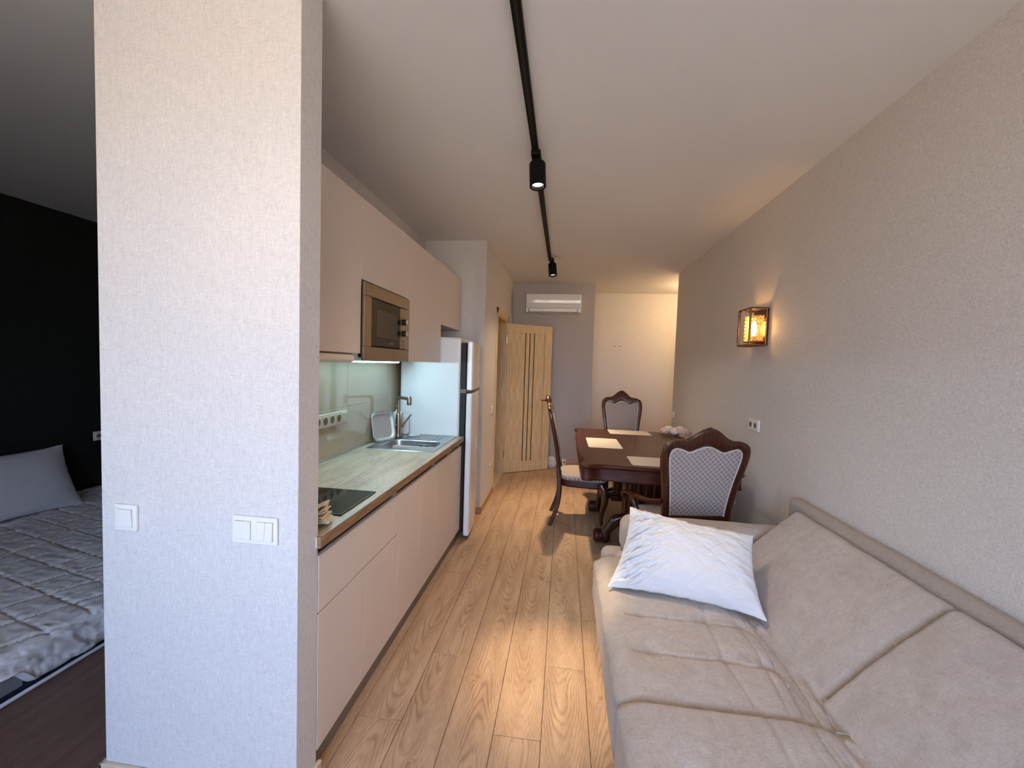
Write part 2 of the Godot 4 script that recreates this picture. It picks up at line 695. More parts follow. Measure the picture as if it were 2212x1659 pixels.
func shell() -> void:
	# ceiling slab over everything
	struct("ceiling", "plain pale ceiling above the room", "ceiling", B.new().box(Vector3(-4.6, CEIL, -7.1), Vector3(3.4, CEIL + 0.2, 2.3)), M.ceiling_paint)
	struct("wall_right", "mottled beige wallpaper wall along the sofa and table", "wall", B.new().box(Vector3(RW, 0, -5.39), Vector3(RW + 0.16, CEIL, 2.1)), M.mottled_wallpaper)
	var b := B.new().box(Vector3(RW + 0.16, 0, -5.39), Vector3(3.2, CEIL, -5.25))
	struct("wall_hall_side", "wall closing the hallway beside the living room", "wall", b, M.linen_wallpaper)
	struct("wall_hall_end", "end wall of the hallway out of view", "wall", B.new().box(Vector3(3.1, 0, -7.0), Vector3(3.25, CEIL, -5.39)), M.linen_wallpaper)
	var hall := struct("wall_hall", "warmly lit cream wall at the end of the hallway", "wall", B.new().box(Vector3(0.3, 0, HW - 0.15), Vector3(3.2, CEIL, HW)), M.linen_wallpaper)
	for x in [0.80, 0.885]:
		put(B.new().lathe([Vector2(0, -0.004), Vector2(0.008, -0.004), Vector2(0.008, 0.003), Vector2(0, 0.003)], 10, Transform3D(Basis(Vector3.RIGHT, PI / 2), Vector3(x, 1.842, HW)), false), "screw_plug", M.slot_black, hall)
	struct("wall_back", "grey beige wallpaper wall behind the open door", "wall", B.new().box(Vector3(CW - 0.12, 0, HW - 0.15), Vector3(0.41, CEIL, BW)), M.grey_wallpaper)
	# corridor wall with the door opening z -4.72 .. -5.48, 2.06 high
	b = B.new()
	b.box(Vector3(CW - 0.12, 0, -4.70), Vector3(CW, CEIL, -3.957))
	b.box(Vector3(CW - 0.12, 0, BW), Vector3(CW, CEIL, -5.50))
	b.box(Vector3(CW - 0.12, 2.09, -5.50), Vector3(CW, CEIL, -4.70))
	struct("wall_corridor", "cream wallpaper wall around the open inner door", "wall", b, M.linen_wallpaper)
	struct("wall_fridge_side", "narrow pale wall beyond the fridge", "wall", B.new().box(Vector3(KW - 0.14, 0, -4.06), Vector3(CW - 0.12, CEIL, -3.957)).box(Vector3(CW - 0.12, 0, -3.9575), Vector3(CW, CEIL, -3.957)), M.linen_wallpaper)
	# small room behind the inner door
	b = B.new()
	b.box(Vector3(-2.6, 0, -6.3), Vector3(-2.5, CEIL, -4.06))
	b.box(Vector3(-2.6, 0, -6.3), Vector3(CW - 0.12, CEIL, -6.2))
	struct("wall_bathroom", "dim olive tiled wall seen through the inner door", "wall", b, M.dim_tile)
	# kitchen wall and its splashback
	var kw := struct("wall_left", "wall behind the kitchen units", "wall", B.new().box(Vector3(KW - 0.141, 0, -4.06), Vector3(KW - 0.008, CEIL, -1.297)), M.linen_wallpaper)
	put(B.new().box(Vector3(KW - 0.008, 0.885, -3.957), Vector3(KW - 0.002, 1.53, -1.297)), "grout", M.grout, kw)
	put(B.new().box(Vector3(KW - 0.008, 1.53, -3.957), Vector3(KW, CEIL, -1.297)), "plaster", M.linen_wallpaper, kw)
	var zs := [-3.957, -3.78, -3.155, -2.53, -1.905, -1.30]
	for k in 5:
		for y in [[0.887, 1.187], [1.187, 1.53]]:
			put(B.new().rb(Vector3(KW - 0.006, y[0] + 0.0012, zs[k] + 0.0012), Vector3(KW, y[1] - 0.0012, zs[k + 1] - 0.0012), 0.0012), "tile", M.gloss_tile, kw)
	# partition at the near end of the kitchen
	struct("wall_partition", "bright linen wallpaper partition end with light switches", "wall", B.new().box(Vector3(-1.546, 0, -1.297), Vector3(-0.824, CEIL, -1.19)), M.linen_wallpaper)
	b = B.new()
	b.rb(Vector3(-1.561, 0, -1.19), Vector3(-0.809, 0.062, -1.175), 0.004)
	b.rb(Vector3(-1.561, 0, -1.297), Vector3(-1.546, 0.062, -1.175), 0.004)
	b.rb(Vector3(-0.824, 0, -1.312), Vector3(-0.809, 0.062, -1.175), 0.004)
	struct("baseboard_partition", "beige baseboard around the foot of the partition", "baseboard", b, M.baseboard_beige)
	# bedroom and the wall between it and the living room
	struct("wall_bedroom", "almost black green wall behind the bed", "wall", B.new().box(Vector3(-4.5, 0, -4.2), Vector3(-4.35, CEIL, 2.1)), M.dark_green_paint)
	struct("wall_bedroom_back", "dark wall closing the bedroom", "wall", B.new().box(Vector3(-4.5, 0, -4.3), Vector3(-1.56, CEIL, -4.2)), M.dark_green_paint)
	struct("wall_bedroom_side", "bedroom side of the kitchen wall", "wall", B.new().box(Vector3(-1.60, 0, -4.2), Vector3(-1.5465, CEIL, -1.297)), M.dark_green_paint)
	struct("wall_living_left", "wall between the living room and the bedroom beside the camera", "wall", B.new().box(Vector3(-1.69, 0, 0.40), Vector3(-1.55, CEIL, 2.1)), M.linen_wallpaper)
	# window wall behind the camera
	b = B.new()
	b.box(Vector3(-4.5, 0, 2.0), Vector3(-3.1, CEIL, 2.2))
	b.box(Vector3(-2.7, 0, 2.0), Vector3(-1.5, CEIL, 2.2))
	b.box(Vector3(-3.1, 0, 2.0), Vector3(-2.7, 0.9, 2.2))  # opening for the added bedroom window
	b.box(Vector3(-3.1, 2.4, 2.0), Vector3(-2.7, CEIL, 2.2))
	b.box(Vector3(0.95, 0, 2.0), Vector3(RW + 0.16, CEIL, 2.2))
	b.box(Vector3(-1.5, 0, 2.0), Vector3(0.95, 0.85, 2.2))
	b.box(Vector3(-1.5, 2.45, 2.0), Vector3(0.95, CEIL, 2.2))
	struct("wall_window", "wall with the wide window behind the camera", "wall", b, M.linen_wallpaper)
	var w := struct("window_1", "wide white framed window behind the camera", "window")
	b = B.new()
	for x in [-1.5, -0.71, 0.09, 0.89]:
		b.rb(Vector3(x, 0.85, 2.08), Vector3(x + 0.06, 2.45, 2.15), 0.006)
	for y in [0.85, 2.39]:
		b.rb(Vector3(-1.5, y, 2.08), Vector3(0.95, y + 0.06, 2.15), 0.006)
	put(b, "window_frame", M.white_plastic, w)
	for x in [-1.44, -0.65, 0.15]:
		put(B.new().box(Vector3(x, 0.91, 2.11), Vector3(x + 0.74, 2.39, 2.114)), "pane", M.pane_glass, w)
	put(B.new().rb(Vector3(-1.55, 0.81, 1.82), Vector3(1.0, 0.85, 2.08), 0.008), "window_sill", M.white_plastic, w)
	w = struct("window_2", "narrow white framed window added out of view to light the bed", "window")  # unseen window, added to bring daylight onto the bed
	b = B.new()
	for x in [-3.1, -2.76]:
		b.rb(Vector3(x, 0.9, 2.08), Vector3(x + 0.06, 2.4, 2.15), 0.006)
	for y in [0.9, 2.34]:
		b.rb(Vector3(-3.1, y, 2.08), Vector3(-2.7, y + 0.06, 2.15), 0.006)
	put(b, "window_frame", M.white_plastic, w)
	put(B.new().box(Vector3(-3.04, 0.96, 2.11), Vector3(-2.76, 2.34, 2.114)), "pane", M.pane_glass, w)
	struct("wall_light_block", "unseen parapet added to block ground light at the bedroom window", "wall", B.new().box(Vector3(-4.5, -0.2, 2.95), Vector3(-1.7, 1.2, 3.05)).box(Vector3(-4.5, -0.2, 2.3), Vector3(-1.7, -0.1, 2.95)), M.light_block_grey)  # added blocker, keeps ground light off the bedroom ceiling
	# baseboards of the corridor
	b = B.new()
	b.rb(Vector3(CW - 0.002, 0, -4.66), Vector3(CW + 0.014, 0.066, -3.943), 0.003)
	b.rb(Vector3(-0.86, 0, -3.958), Vector3(CW + 0.014, 0.066, -3.943), 0.003)
	struct("baseboard_corridor", "oak coloured baseboard beside the fridge", "baseboard", b, M.baseboard_oak)
	b = B.new()
	b.rb(Vector3(CW, 0, BW - 0.002), Vector3(0.424, 0.066, BW + 0.014), 0.003)
	b.rb(Vector3(0.408, 0, HW), Vector3(0.424, 0.066, BW + 0.014), 0.003)
	struct("baseboard_back", "oak coloured baseboard under the air conditioner wall", "baseboard", b, M.baseboard_oak)
	struct("baseboard_hall", "oak coloured baseboard at the hallway end", "baseboard", B.new().rb(Vector3(0.41, 0, HW - 0.002), Vector3(3.1, 0.066, HW + 0.014), 0.003), M.baseboard_oak)
	struct("baseboard_right", "oak coloured baseboard along the right wall", "baseboard", B.new().rb(Vector3(RW - 0.014, 0, -5.40), Vector3(RW + 0.002, 0.066, 2.0), 0.003), M.baseboard_oak)


func floor_boards() -> void:
	var f := struct("floor", "light oak laminate floor of long boards", "floor", B.new().box(Vector3(-4.6, -0.2, -7.1), Vector3(3.4, -0.008, 2.3)), M.board_bed)
	var meshes := {}
	var place := func(x0: float, x1: float, z0: float, z1: float, k: int) -> void:
		var key := "%.3f %.3f %d" % [x1 - x0, z1 - z0, k % 2]
		if not meshes.has(key):
			# board with its own texture: u across, v along
			var bb := B.new()
			var g := 0.0016
			var c := 0.0022
			bb.soft(Vector3(x1 - x0 - g, 0.009, z1 - z0 - g), c, 1)
			for q in bb.v.size():
				var u := (bb.v[q].x + 0.0965) / 0.193
				var w := (bb.v[q].z + (z1 - z0) / 2.0) / 1.215
				bb.uv[q] = Vector2(u, w if k % 2 == 0 else 1.0 - w)
			meshes[key] = bb.mesh()
		put_mesh(meshes[key], "plank", M["darker_board_%d" % (k % 2)] if x1 < -1.35 else M["oak_board_%d" % ((k * 3 + k / 5) % 5)], f, Transform3D(Basis(), Vector3((x0 + x1) / 2.0, -0.0045, (z0 + z1) / 2.0)))
	var n := 0
	for row in range(-11, 13):
		var x0 := -0.8105 + row * 0.1935
		var x1 := x0 + 0.1935
		var off := -1.572 - 0.4125 * posmod(row, 3)
		var lo_x := maxf(x0, -3.0)
		var hi_x := minf(x1, 3.0 if row > 10 else RW)
		if row > 10:
			continue
		for k in range(-6, 5):
			var z0 := off + k * 1.2175
			var z1 := z0 + 1.2175
			var lo := HW
			var hi := 1.4
			if x1 < -0.85:          # bedroom side and under the kitchen
				lo = -3.4 if x1 < -1.55 else -1.29
			z0 = maxf(z0, lo)
			z1 = minf(z1, hi)
			if z1 - z0 < 0.05 or hi_x - lo_x < 0.02:
				continue
			place.call(lo_x, hi_x, z0, z1, n)
			n += 1
	# hallway boards beyond the right wall end
	for row in range(11, 16):
		var x0 := -0.8105 + row * 0.1935
		place.call(maxf(x0, RW), x0 + 0.1935, HW, HW + 1.2, n)
		n += 1


func inner_door() -> void:
	var d := struct("door_1", "light oak inner door with three dark glass strips standing open", "door")
	# casing and jambs
	var b := B.new()
	b.rb(Vector3(CW, 0, -4.70), Vector3(CW + 0.014, 2.15, -4.63), 0.003)
	b.rb(Vector3(CW, 0, -5.57), Vector3(CW + 0.014, 2.15, -5.50), 0.003)
	b.rb(Vector3(CW, 2.08, -5.57), Vector3(CW + 0.014, 2.15, -4.63), 0.003)
	put(b, "casing", M.door_oak, d)
	b = B.new()
	b.rb(Vector3(CW - 0.13, 0, -4.73), Vector3(CW + 0.002, 2.09, -4.70), 0.002)
	b.rb(Vector3(CW - 0.13, 0, -5.50), Vector3(CW + 0.002, 2.09, -5.475), 0.002)
	b.rb(Vector3(CW - 0.13, 2.06, -5.50), Vector3(CW + 0.002, 2.09, -4.70), 0.002)
	put(b, "jamb", M.door_oak, d)
	put(B.new().rb(Vector3(CW - 0.13, -0.002, -5.475), Vector3(CW + 0.004, 0.012, -4.73), 0.003), "threshold", M.baseboard_beige, d)
	# leaf, hung at (-0.772, -5.49), turned to point at (-0.19, -5.86); local x runs from hinge to free edge, local z faces the camera
	var leaf := Node3D.new()
	leaf.name = "leaf"
	d.add_child(leaf)
	leaf.position = Vector3(-0.772, 0.006, -5.492)
	leaf.rotation.y = atan2(0.368, 0.585)
	var w := 0.70
	var h := 2.04
	var s := 0.115
	for x in [0.0, w - s]:
		put(B.new().rb(Vector3(x, 0, -0.038), Vector3(x + s, h, 0), 0.003), "stile", M.door_oak, leaf)
	put(B.new().rb(Vector3(s, 0, -0.038), Vector3(w - s, 0.14, 0), 0.003), "rail", M.door_oak, leaf)
	put(B.new().rb(Vector3(s, h - 0.115, -0.038), Vector3(w - s, h, 0), 0.003), "rail", M.door_oak, leaf)
	var gx := [0.285, 0.352, 0.419]
	var edges := [s, 0.278, 0.292, 0.345, 0.359, 0.412, 0.426, w - s]
	for k in 4:
		put(B.new().rb(Vector3(edges[k * 2], 0.14, -0.028), Vector3(edges[k * 2 + 1], h - 0.115, -0.012), 0.002), "panel", M.door_oak, leaf)
	for x in gx:
		put(B.new().box(Vector3(x - 0.007, 0.14, -0.026), Vector3(x + 0.007, h - 0.115, -0.020)), "glass_strip", M.smoked_glass, leaf)
	# lever handle near the free edge
	b = B.new()
	b.lathe([Vector2(0, 0), Vector2(0.025, 0), Vector2(0.025, 0.008), Vector2(0.011, 0.012), Vector2(0.010, 0.045), Vector2(0, 0.048)], 16, Transform3D(Basis(Vector3.RIGHT, PI / 2), Vector3(w - 0.055, 1.0, 0)))
	b.tube([Vector3(w - 0.055, 1.0, 0.04), Vector3(w - 0.11, 1.0, 0.044), Vector3(w - 0.17, 0.998, 0.042)], [0.009, 0.008, 0.007], 8)
	put(b, "handle", M.bronze, leaf)
	for y in [0.22, 1.78]:
		put(B.new().rb(Vector3(-0.012, y, -0.012), Vector3(0.006, y + 0.10, 0.004), 0.003).tube([Vector3(-0.006, y - 0.005, 0.004), Vector3(-0.006, y + 0.105, 0.004)], [0.007, 0.007], 8), "hinge", M.chrome, leaf)


func front(b: B, x: float, y0: float, y1: float, z0: float, z1: float) -> B:
	return b.rb(Vector3(x - 0.018, y0 + 0.0015, z0 + 0.0015), Vector3(x, y1 - 0.0015, z1 - 0.0015), 0.0018)


func kitchen() -> void:
	var X := -0.822
	var specs := [
		[-1.995, -1.300, "base cabinet with a wide drawer above two doors nearest the partition"],
		[-2.628, -1.995, "base cabinet with two plain doors between drawer unit and sink"],
		[-2.998, -2.628, "base cabinet with one door under the sink bowl"],
		[-3.300, -2.998, "narrow base cabinet door unit next to the fridge"]]
	for k in 4:
		var z0: float = specs[k][0]
		var z1: float = specs[k][1]
		var t := thing("base_cabinet", specs[k][2], "cabinet", Vector3(0, 0, 0), 0.0, "beige handleless base cabinets")
		var b := B.new()
		b.box(Vector3(KW + 0.002, 0.10, z0 + 0.0005), Vector3(X - 0.02, 0.116, z1 - 0.0005))
		b.box(Vector3(KW + 0.002, 0.116, z0 + 0.0005), Vector3(KW + 0.012, 0.70, z1 - 0.0005))
		b.box(Vector3(KW + 0.002, 0.116, z0 + 0.0005), Vector3(X - 0.02, 0.845, z0 + 0.0165))
		b.box(Vector3(KW + 0.002, 0.116, z1 - 0.0165), Vector3(X - 0.02, 0.845, z1 - 0.0005))
		put(b, "body", M.cabinet_body, t)
		put(B.new().box(Vector3(X - 0.055, 0.80, z0 + 0.017), Vector3(X - 0.03, 0.846, z1 - 0.017)), "grip_channel", M.channel_grey, t)
		put(B.new().box(Vector3(-0.87, 0.0, z0 + 0.001), Vector3(-0.852, 0.098, z1 - 0.001)), "plinth", M.plinth_grey, t)
		if k == 0:
			put(front(B.new(), X, 0.604, 0.812, z0, z1), "drawer", M.cashmere_front, t)
			put(front(B.new(), X, 0.10, 0.601, z0, -1.632), "door", M.cashmere_front, t)
			put(front(B.new(), X, 0.10, 0.601, -1.632, z1), "door", M.cashmere_front, t)
		elif k == 1:
			put(front(B.new(), X, 0.10, 0.812, z0, -2.311), "door", M.cashmere_front, t)
			put(front(B.new(), X, 0.10, 0.812, -2.311, z1), "door", M.cashmere_front, t)
		else:
			put(front(B.new(), X, 0.10, 0.812, z0, z1), "door", M.cashmere_front, t)
	# worktop with a cut-out for the sink bowl; its near end sits over a notch of the partition
	var w := thing("worktop", "greyed oak laminate kitchen worktop with brown front edge", "worktop")
	var b := B.new()
	var yb := 0.847
	var yt := 0.885
	for r in [[-1.403, -0.809, -2.70, -1.300], [-1.403, -0.809, -3.304, -3.07], [-1.403, -1.315, -3.07, -2.70], [-0.89, -0.809, -3.07, -2.70]]:
		var first := b.v.size()
		b.box(Vector3(r[0], yb, r[2]), Vector3(r[1], yt, r[3]))
		for q in range(first, b.v.size()):
			b.uv[q] = Vector2(b.v[q].x + 1.41, -b.v[q].z - 1.27)
	put(b, "slab", M.worktop_oak, w)
	put(B.new().rb(Vector3(-0.823, yb - 0.001, -1.300), Vector3(-0.805, yt, -1.284), 0.001).rb(Vector3(-0.809, yb - 0.0005, -3.304), Vector3(-0.805, yt, -1.300), 0.001), "front_edge", M.worktop_edge, w)
	put(B.new().rb(Vector3(-0.8232, yb - 0.001, -1.2842), Vector3(-0.8185, yt + 0.0005, -1.2830), 0.0004), "end_strip", M.ivory_plastic, w)
	put(B.new().rb(Vector3(KW + 0.001, yt, -3.304), Vector3(KW + 0.010, yt + 0.010, -1.305), 0.003), "back_trim", M.steel, w)
	put(B.new().rb(Vector3(-1.30, yt, -3.304), Vector3(-0.90, yt + 0.009, -3.296), 0.003), "side_trim", M.white_plastic, w)
	# hob
	var h := thing("induction_hob", "black glass hob with touch controls at the worktop front", "hob")
	put(B.new().soft(Vector3(0.53, 0.006, 0.30), 0.003, 1, Vector3i(1, 1, 1), Transform3D(Basis(), Vector3(-1.108, yt + 0.0036, -1.630))), "glass", M.hob_glass, h)
	for c in [Vector2(-1.075, -1.632), Vector2(-1.26, -1.632)]:
		for rr in [0.088, 0.052]:
			put(B.new().surf(48, 1, func(s: float, t: float) -> Vector3:
				var a := -s * TAU
				var q: float = rr - 0.0015 + 0.003 * t
				return Vector3(c.x + cos(a) * q, yt + 0.0064, c.y + sin(a) * q), true, false, false), "zone_ring", M.hob_print, h)
	b = B.new()
	b.box(Vector3(-0.953, yt + 0.006, -1.775), Vector3(-0.9515, yt + 0.0064, -1.485))
	put(b, "print_line", M.hob_print, h)
	for q in [[-0.895, -1.70], [-0.875, -1.72], [-0.905, -1.665], [-0.905, -1.635], [-0.885, -1.65], [-0.905, -1.605], [-0.893, -1.613], [-0.886, -1.62]]:
		put(B.new().box(Vector3(q[0] - 0.006, yt + 0.006, q[1] - 0.004), Vector3(q[0] + 0.006, yt + 0.0064, q[1] + 0.004)), "touch_mark", M.hob_print, h)
	# folded cloth at the near end
	var c := thing("folded_dishcloth", "small pile of folded beige dishcloth at the worktop corner", "cloth", Vector3(-0.888, yt + 0.006, -1.385), 0.3)
	c.scale = Vector3(0.78, 0.78, 0.78)
	for k in 7:
		var a := Transform3D(Basis(Vector3.UP, rng.randf_range(-0.3, 0.3)) * Basis(Vector3.BACK, 0.05 * k), Vector3(rng.randf_range(-0.008, 0.008), 0.009 + k * 0.0105, rng.randf_range(-0.008, 0.008)))
		var ph := rng.randf() * 6.0
		put(B.new().soft(Vector3(0.125 - k * 0.005, 0.009, 0.10), 0.0044, 2, Vector3i(14, 1, 14), a, func(p: Vector3, _n: Vector3) -> Vector3:
			return p + Vector3(0, 0.0042 * sin(p.x * 55.0 + ph) + 0.0036 * sin(p.z * 75.0 + ph * 2.0), 0)), "fold", M.waffle_cloth, c)


func sink_and_taps() -> void:
	var yt := 0.885
	var s := thing("kitchen_sink", "stainless steel inset sink with drainer ridges", "sink")
	var oc := Vector2(-1.10, -2.96)
	var oh := Vector2(0.245, 0.30)
	var bc := Vector2(-1.10, -2.875)
	var bh := Vector2(0.198, 0.160)
	var sup := func(c: Vector2, h: Vector2, a: float, pw: float) -> Vector2:
		var x := cos(a)
		var y := sin(a)
		return c + Vector2(signf(x) * pow(absf(x), pw) * h.x, signf(y) * pow(absf(y), pw) * h.y)
	# rings: centre, half size, power, height
	var rings := [[oc, oh, 0.06, yt + 0.0005], [oc, oh - Vector2(0.002, 0.002), 0.06, yt + 0.004], [oc, oh - Vector2(0.02, 0.02), 0.08, yt + 0.005], [oc, oh - Vector2(0.026, 0.026), 0.1, yt + 0.002],
		[bc, bh + Vector2(0.008, 0.008), 0.42, yt + 0.002], [bc, bh + Vector2(0.002, 0.002), 0.42, yt + 0.0005], [bc, bh - Vector2(0.002, 0.002), 0.42, yt - 0.006], [bc, bh - Vector2(0.012, 0.012), 0.42, yt - 0.13], [bc, bh - Vector2(0.03, 0.03), 0.5, yt - 0.152], [bc, bh * 0.5, 0.6, yt - 0.158], [bc, bh * 0.02, 1.0, yt - 0.16]]
	put(B.new().surf(96, rings.size() - 1, func(u: float, t: float) -> Vector3:
		var r: Array = rings[int(round(t * (rings.size() - 1)))]
		var q: Vector2 = sup.call(r[0], r[1], -u * TAU, r[2])
		return Vector3(q.x, r[3], q.y), true, false, false), "bowl", M.steel, s)
	for k in 9:
		var x := -1.235 + k * 0.034
		put(B.new().soft(Vector3(0.009, 0.005, 0.135), 0.002, 1, Vector3i(1, 1, 1), Transform3D(Basis(), Vector3(x, yt + 0.004, -3.145))), "drainer_ridge", M.steel, s)
	var o := Node3D.new()
	o.name = "overflow"
	s.add_child(o)
	put(B.new().soft(Vector3(0.085, 0.035, 0.003), 0.001, 1, Vector3i(1, 1, 1), Transform3D(Basis(), Vector3(-1.05, yt - 0.045, -3.024))), "plate", M.steel, o)
	for x in [-1.083, -1.070, -1.03, -1.017]:
		put(B.new().box(Vector3(x - 0.004, yt - 0.058, -3.0225), Vector3(x + 0.004, yt - 0.032, -3.0195)), "slot", M.slot_black, o)
	put(B.new().lathe([Vector2(0, 0), Vector2(0.045, 0), Vector2(0.045, 0.004), Vector2(0.03, 0.005), Vector2(0, 0.002)], 24, Transform3D(Basis(), Vector3(-1.10, yt - 0.159, -2.875))), "drain", M.chrome, s)
	# mixer tap
	var f := thing("mixer_tap", "brushed nickel mixer tap with swivel spout behind the sink", "tap", Vector3(-1.293, yt + 0.006, -3.105))
	put(B.new().lathe([Vector2(0, 0), Vector2(0.029, 0), Vector2(0.027, 0.012), Vector2(0.0235, 0.03), Vector2(0.0235, 0.135), Vector2(0.020, 0.165), Vector2(0.020, 0.178), Vector2(0.014, 0.19), Vector2(0, 0.19)], 24), "body", M.nickel, f)
	var dir := Vector3(0.70, 0, 0.714)
	var sp := [Vector3(0, 0.17, 0), Vector3(0, 0.28, 0)]
	for k in 7:
		var a := PI / 2 * k / 6.0
		sp.append(Vector3(0, 0.29 + 0.03 * sin(a), 0) + dir * (0.03 * (1.0 - cos(a))))
	sp.append(Vector3(0, 0.32, 0) + dir * 0.20)
	var rr := []
	for q in sp:
		rr.append(0.0125)
	var spout := put(B.new().tube(sp, rr, 14), "spout", M.nickel, f)
	put(B.new().lathe([Vector2(0, -0.045), Vector2(0.016, -0.045), Vector2(0.018, -0.03), Vector2(0.018, 0.012), Vector2(0.010, 0.02), Vector2(0, 0.02)], 18, Transform3D(Basis(), Vector3(0, 0.32, 0) + dir * 0.205)), "aerator", M.nickel, spout)
	put(B.new().tube([Vector3(0.03, 0.095, -0.03), Vector3(0, 0.095, 0), Vector3(-0.035, 0.095, 0.02)], [0.017, 0.017, 0.019], 16), "valve", M.nickel, f)
	put(B.new().tube([Vector3(0.03, 0.098, -0.03), Vector3(0.05, 0.118, -0.02), Vector3(0.105, 0.185, 0.0)], [0.010, 0.007, 0.0055], 10), "lever", M.nickel, f)
	put(B.new().lathe([Vector2(0, 0), Vector2(0.021, 0), Vector2(0.021, 0.012), Vector2(0, 0.014)], 20, Transform3D(Basis(Vector3.RIGHT, PI / 2) , Vector3(-0.034, 0.095, 0.019))), "knob", M.nickel, f)
	# soap bottle behind the tap
	var sb := thing("soap_dispenser", "white plastic soap bottle with pump in the corner behind the tap", "bottle", Vector3(-1.364, yt, -3.262))
	put(B.new().soft(Vector3(0.074, 0.19, 0.05), 0.014, 3, Vector3i(1, 6, 1), Transform3D(Basis(), Vector3(0, 0.096, 0)), func(p: Vector3, _n: Vector3) -> Vector3:
		var k := 1.0 - 0.10 * (0.5 - 0.5 * cos(TAU * (p.y / 0.19 + 0.5)))
		return Vector3(p.x * k, p.y, p.z * k)), "bottle", M.white_plastic, sb)
	put(B.new().lathe([Vector2(0, 0.188), Vector2(0.018, 0.188), Vector2(0.018, 0.206), Vector2(0.008, 0.208), Vector2(0.008, 0.226), Vector2(0.014, 0.228), Vector2(0.014, 0.240), Vector2(0, 0.242)], 16, Transform3D(), false).tube([Vector3(0, 0.236, 0), Vector3(0.02, 0.236, 0.03)], [0.006, 0.005], 8), "pump", M.white_plastic, sb)
	put(B.new().rb(Vector3(-0.024, 0.05, 0.0245), Vector3(0.024, 0.135, 0.0257), 0.001), "label", M.grey_cotton, sb)
	var cap := thing("detergent_bottle", "small grey white bottle standing beside the soap bottle", "bottle", Vector3(-1.296, yt + 0.005, -3.268))
	put(B.new().lathe([Vector2(0, 0), Vector2(0.024, 0), Vector2(0.026, 0.006), Vector2(0.026, 0.13), Vector2(0.022, 0.155), Vector2(0.012, 0.168), Vector2(0, 0.168)], 20), "bottle", M.white_enamel, cap)
	put(B.new().lathe([Vector2(0, 0.167), Vector2(0.013, 0.167), Vector2(0.013, 0.195), Vector2(0, 0.197)], 16, Transform3D(), false), "cap", M.white_plastic, cap)
	# steel tray leaning on the tiles
	var tr := thing("steel_tray", "rounded stainless steel tray leaning on the tiled splashback", "tray", Vector3(-1.318, yt + 0.003, -2.93))
	tr.rotation = Vector3(0, -0.42, 0)
	var tb := Basis(Vector3.BACK, 0.20)
	var pan := [[0.115, 0.110, 0.0], [0.112, 0.107, 0.004], [0.100, 0.095, 0.003], [0.094, 0.089, -0.010], [0.088, 0.083, -0.014], [0.002, 0.002, -0.014]]
	var turn := Transform3D(Basis(Vector3.UP, 0.0) * tb, Vector3(0.0, 0.0, 0.0))
	put(B.new().surf(64, pan.size() - 1, func(u: float, t: float) -> Vector3:
		var r: Array = pan[int(round(t * (pan.size() - 1)))]
		var q: Vector2 = sup.call(Vector2.ZERO, Vector2(r[0], r[1]), u * TAU, 0.38)
		return turn * Vector3(r[2], 0.112 + q.y, q.x * 0.92), true, false, false), "pan", M.satin_steel, tr)
	var ring := []
	for k in 65:
		var q: Vector2 = sup.call(Vector2.ZERO, Vector2(0.115, 0.110), TAU * k / 64.0, 0.38)
		ring.append(turn * Vector3(0, 0.112 + q.y, q.x * 0.92))
	var rad := []
	for q in ring:
		rad.append(0.0035)
	put(B.new().tube(ring, rad, 6, false), "rim", M.chrome, tr)
	# plastic strainer ring on the drainer
	var st := thing("plug_strainer", "white plastic ring strainer lying on the sink drainer", "strainer", Vector3(-1.195, yt + 0.0062, -3.20))
	put(B.new().surf(32, 10, func(u: float, t: float) -> Vector3:
		var a := -u * TAU
		var e := t * TAU
		var q := 0.040 + 0.006 * cos(e)
		return Vector3(cos(a) * q, 0.006 + 0.005 * sin(e), sin(a) * q), true, true, false), "ring", M.white_plastic, st)
	for a in [0.0, PI / 2]:
		put(B.new().tube([Vector3(cos(a), 0, sin(a)) * 0.038 + Vector3(0, 0.006, 0), Vector3(-cos(a), 0, -sin(a)) * 0.038 + Vector3(0, 0.006, 0)], [0.003, 0.003], 6), "spoke", M.white_plastic, st)


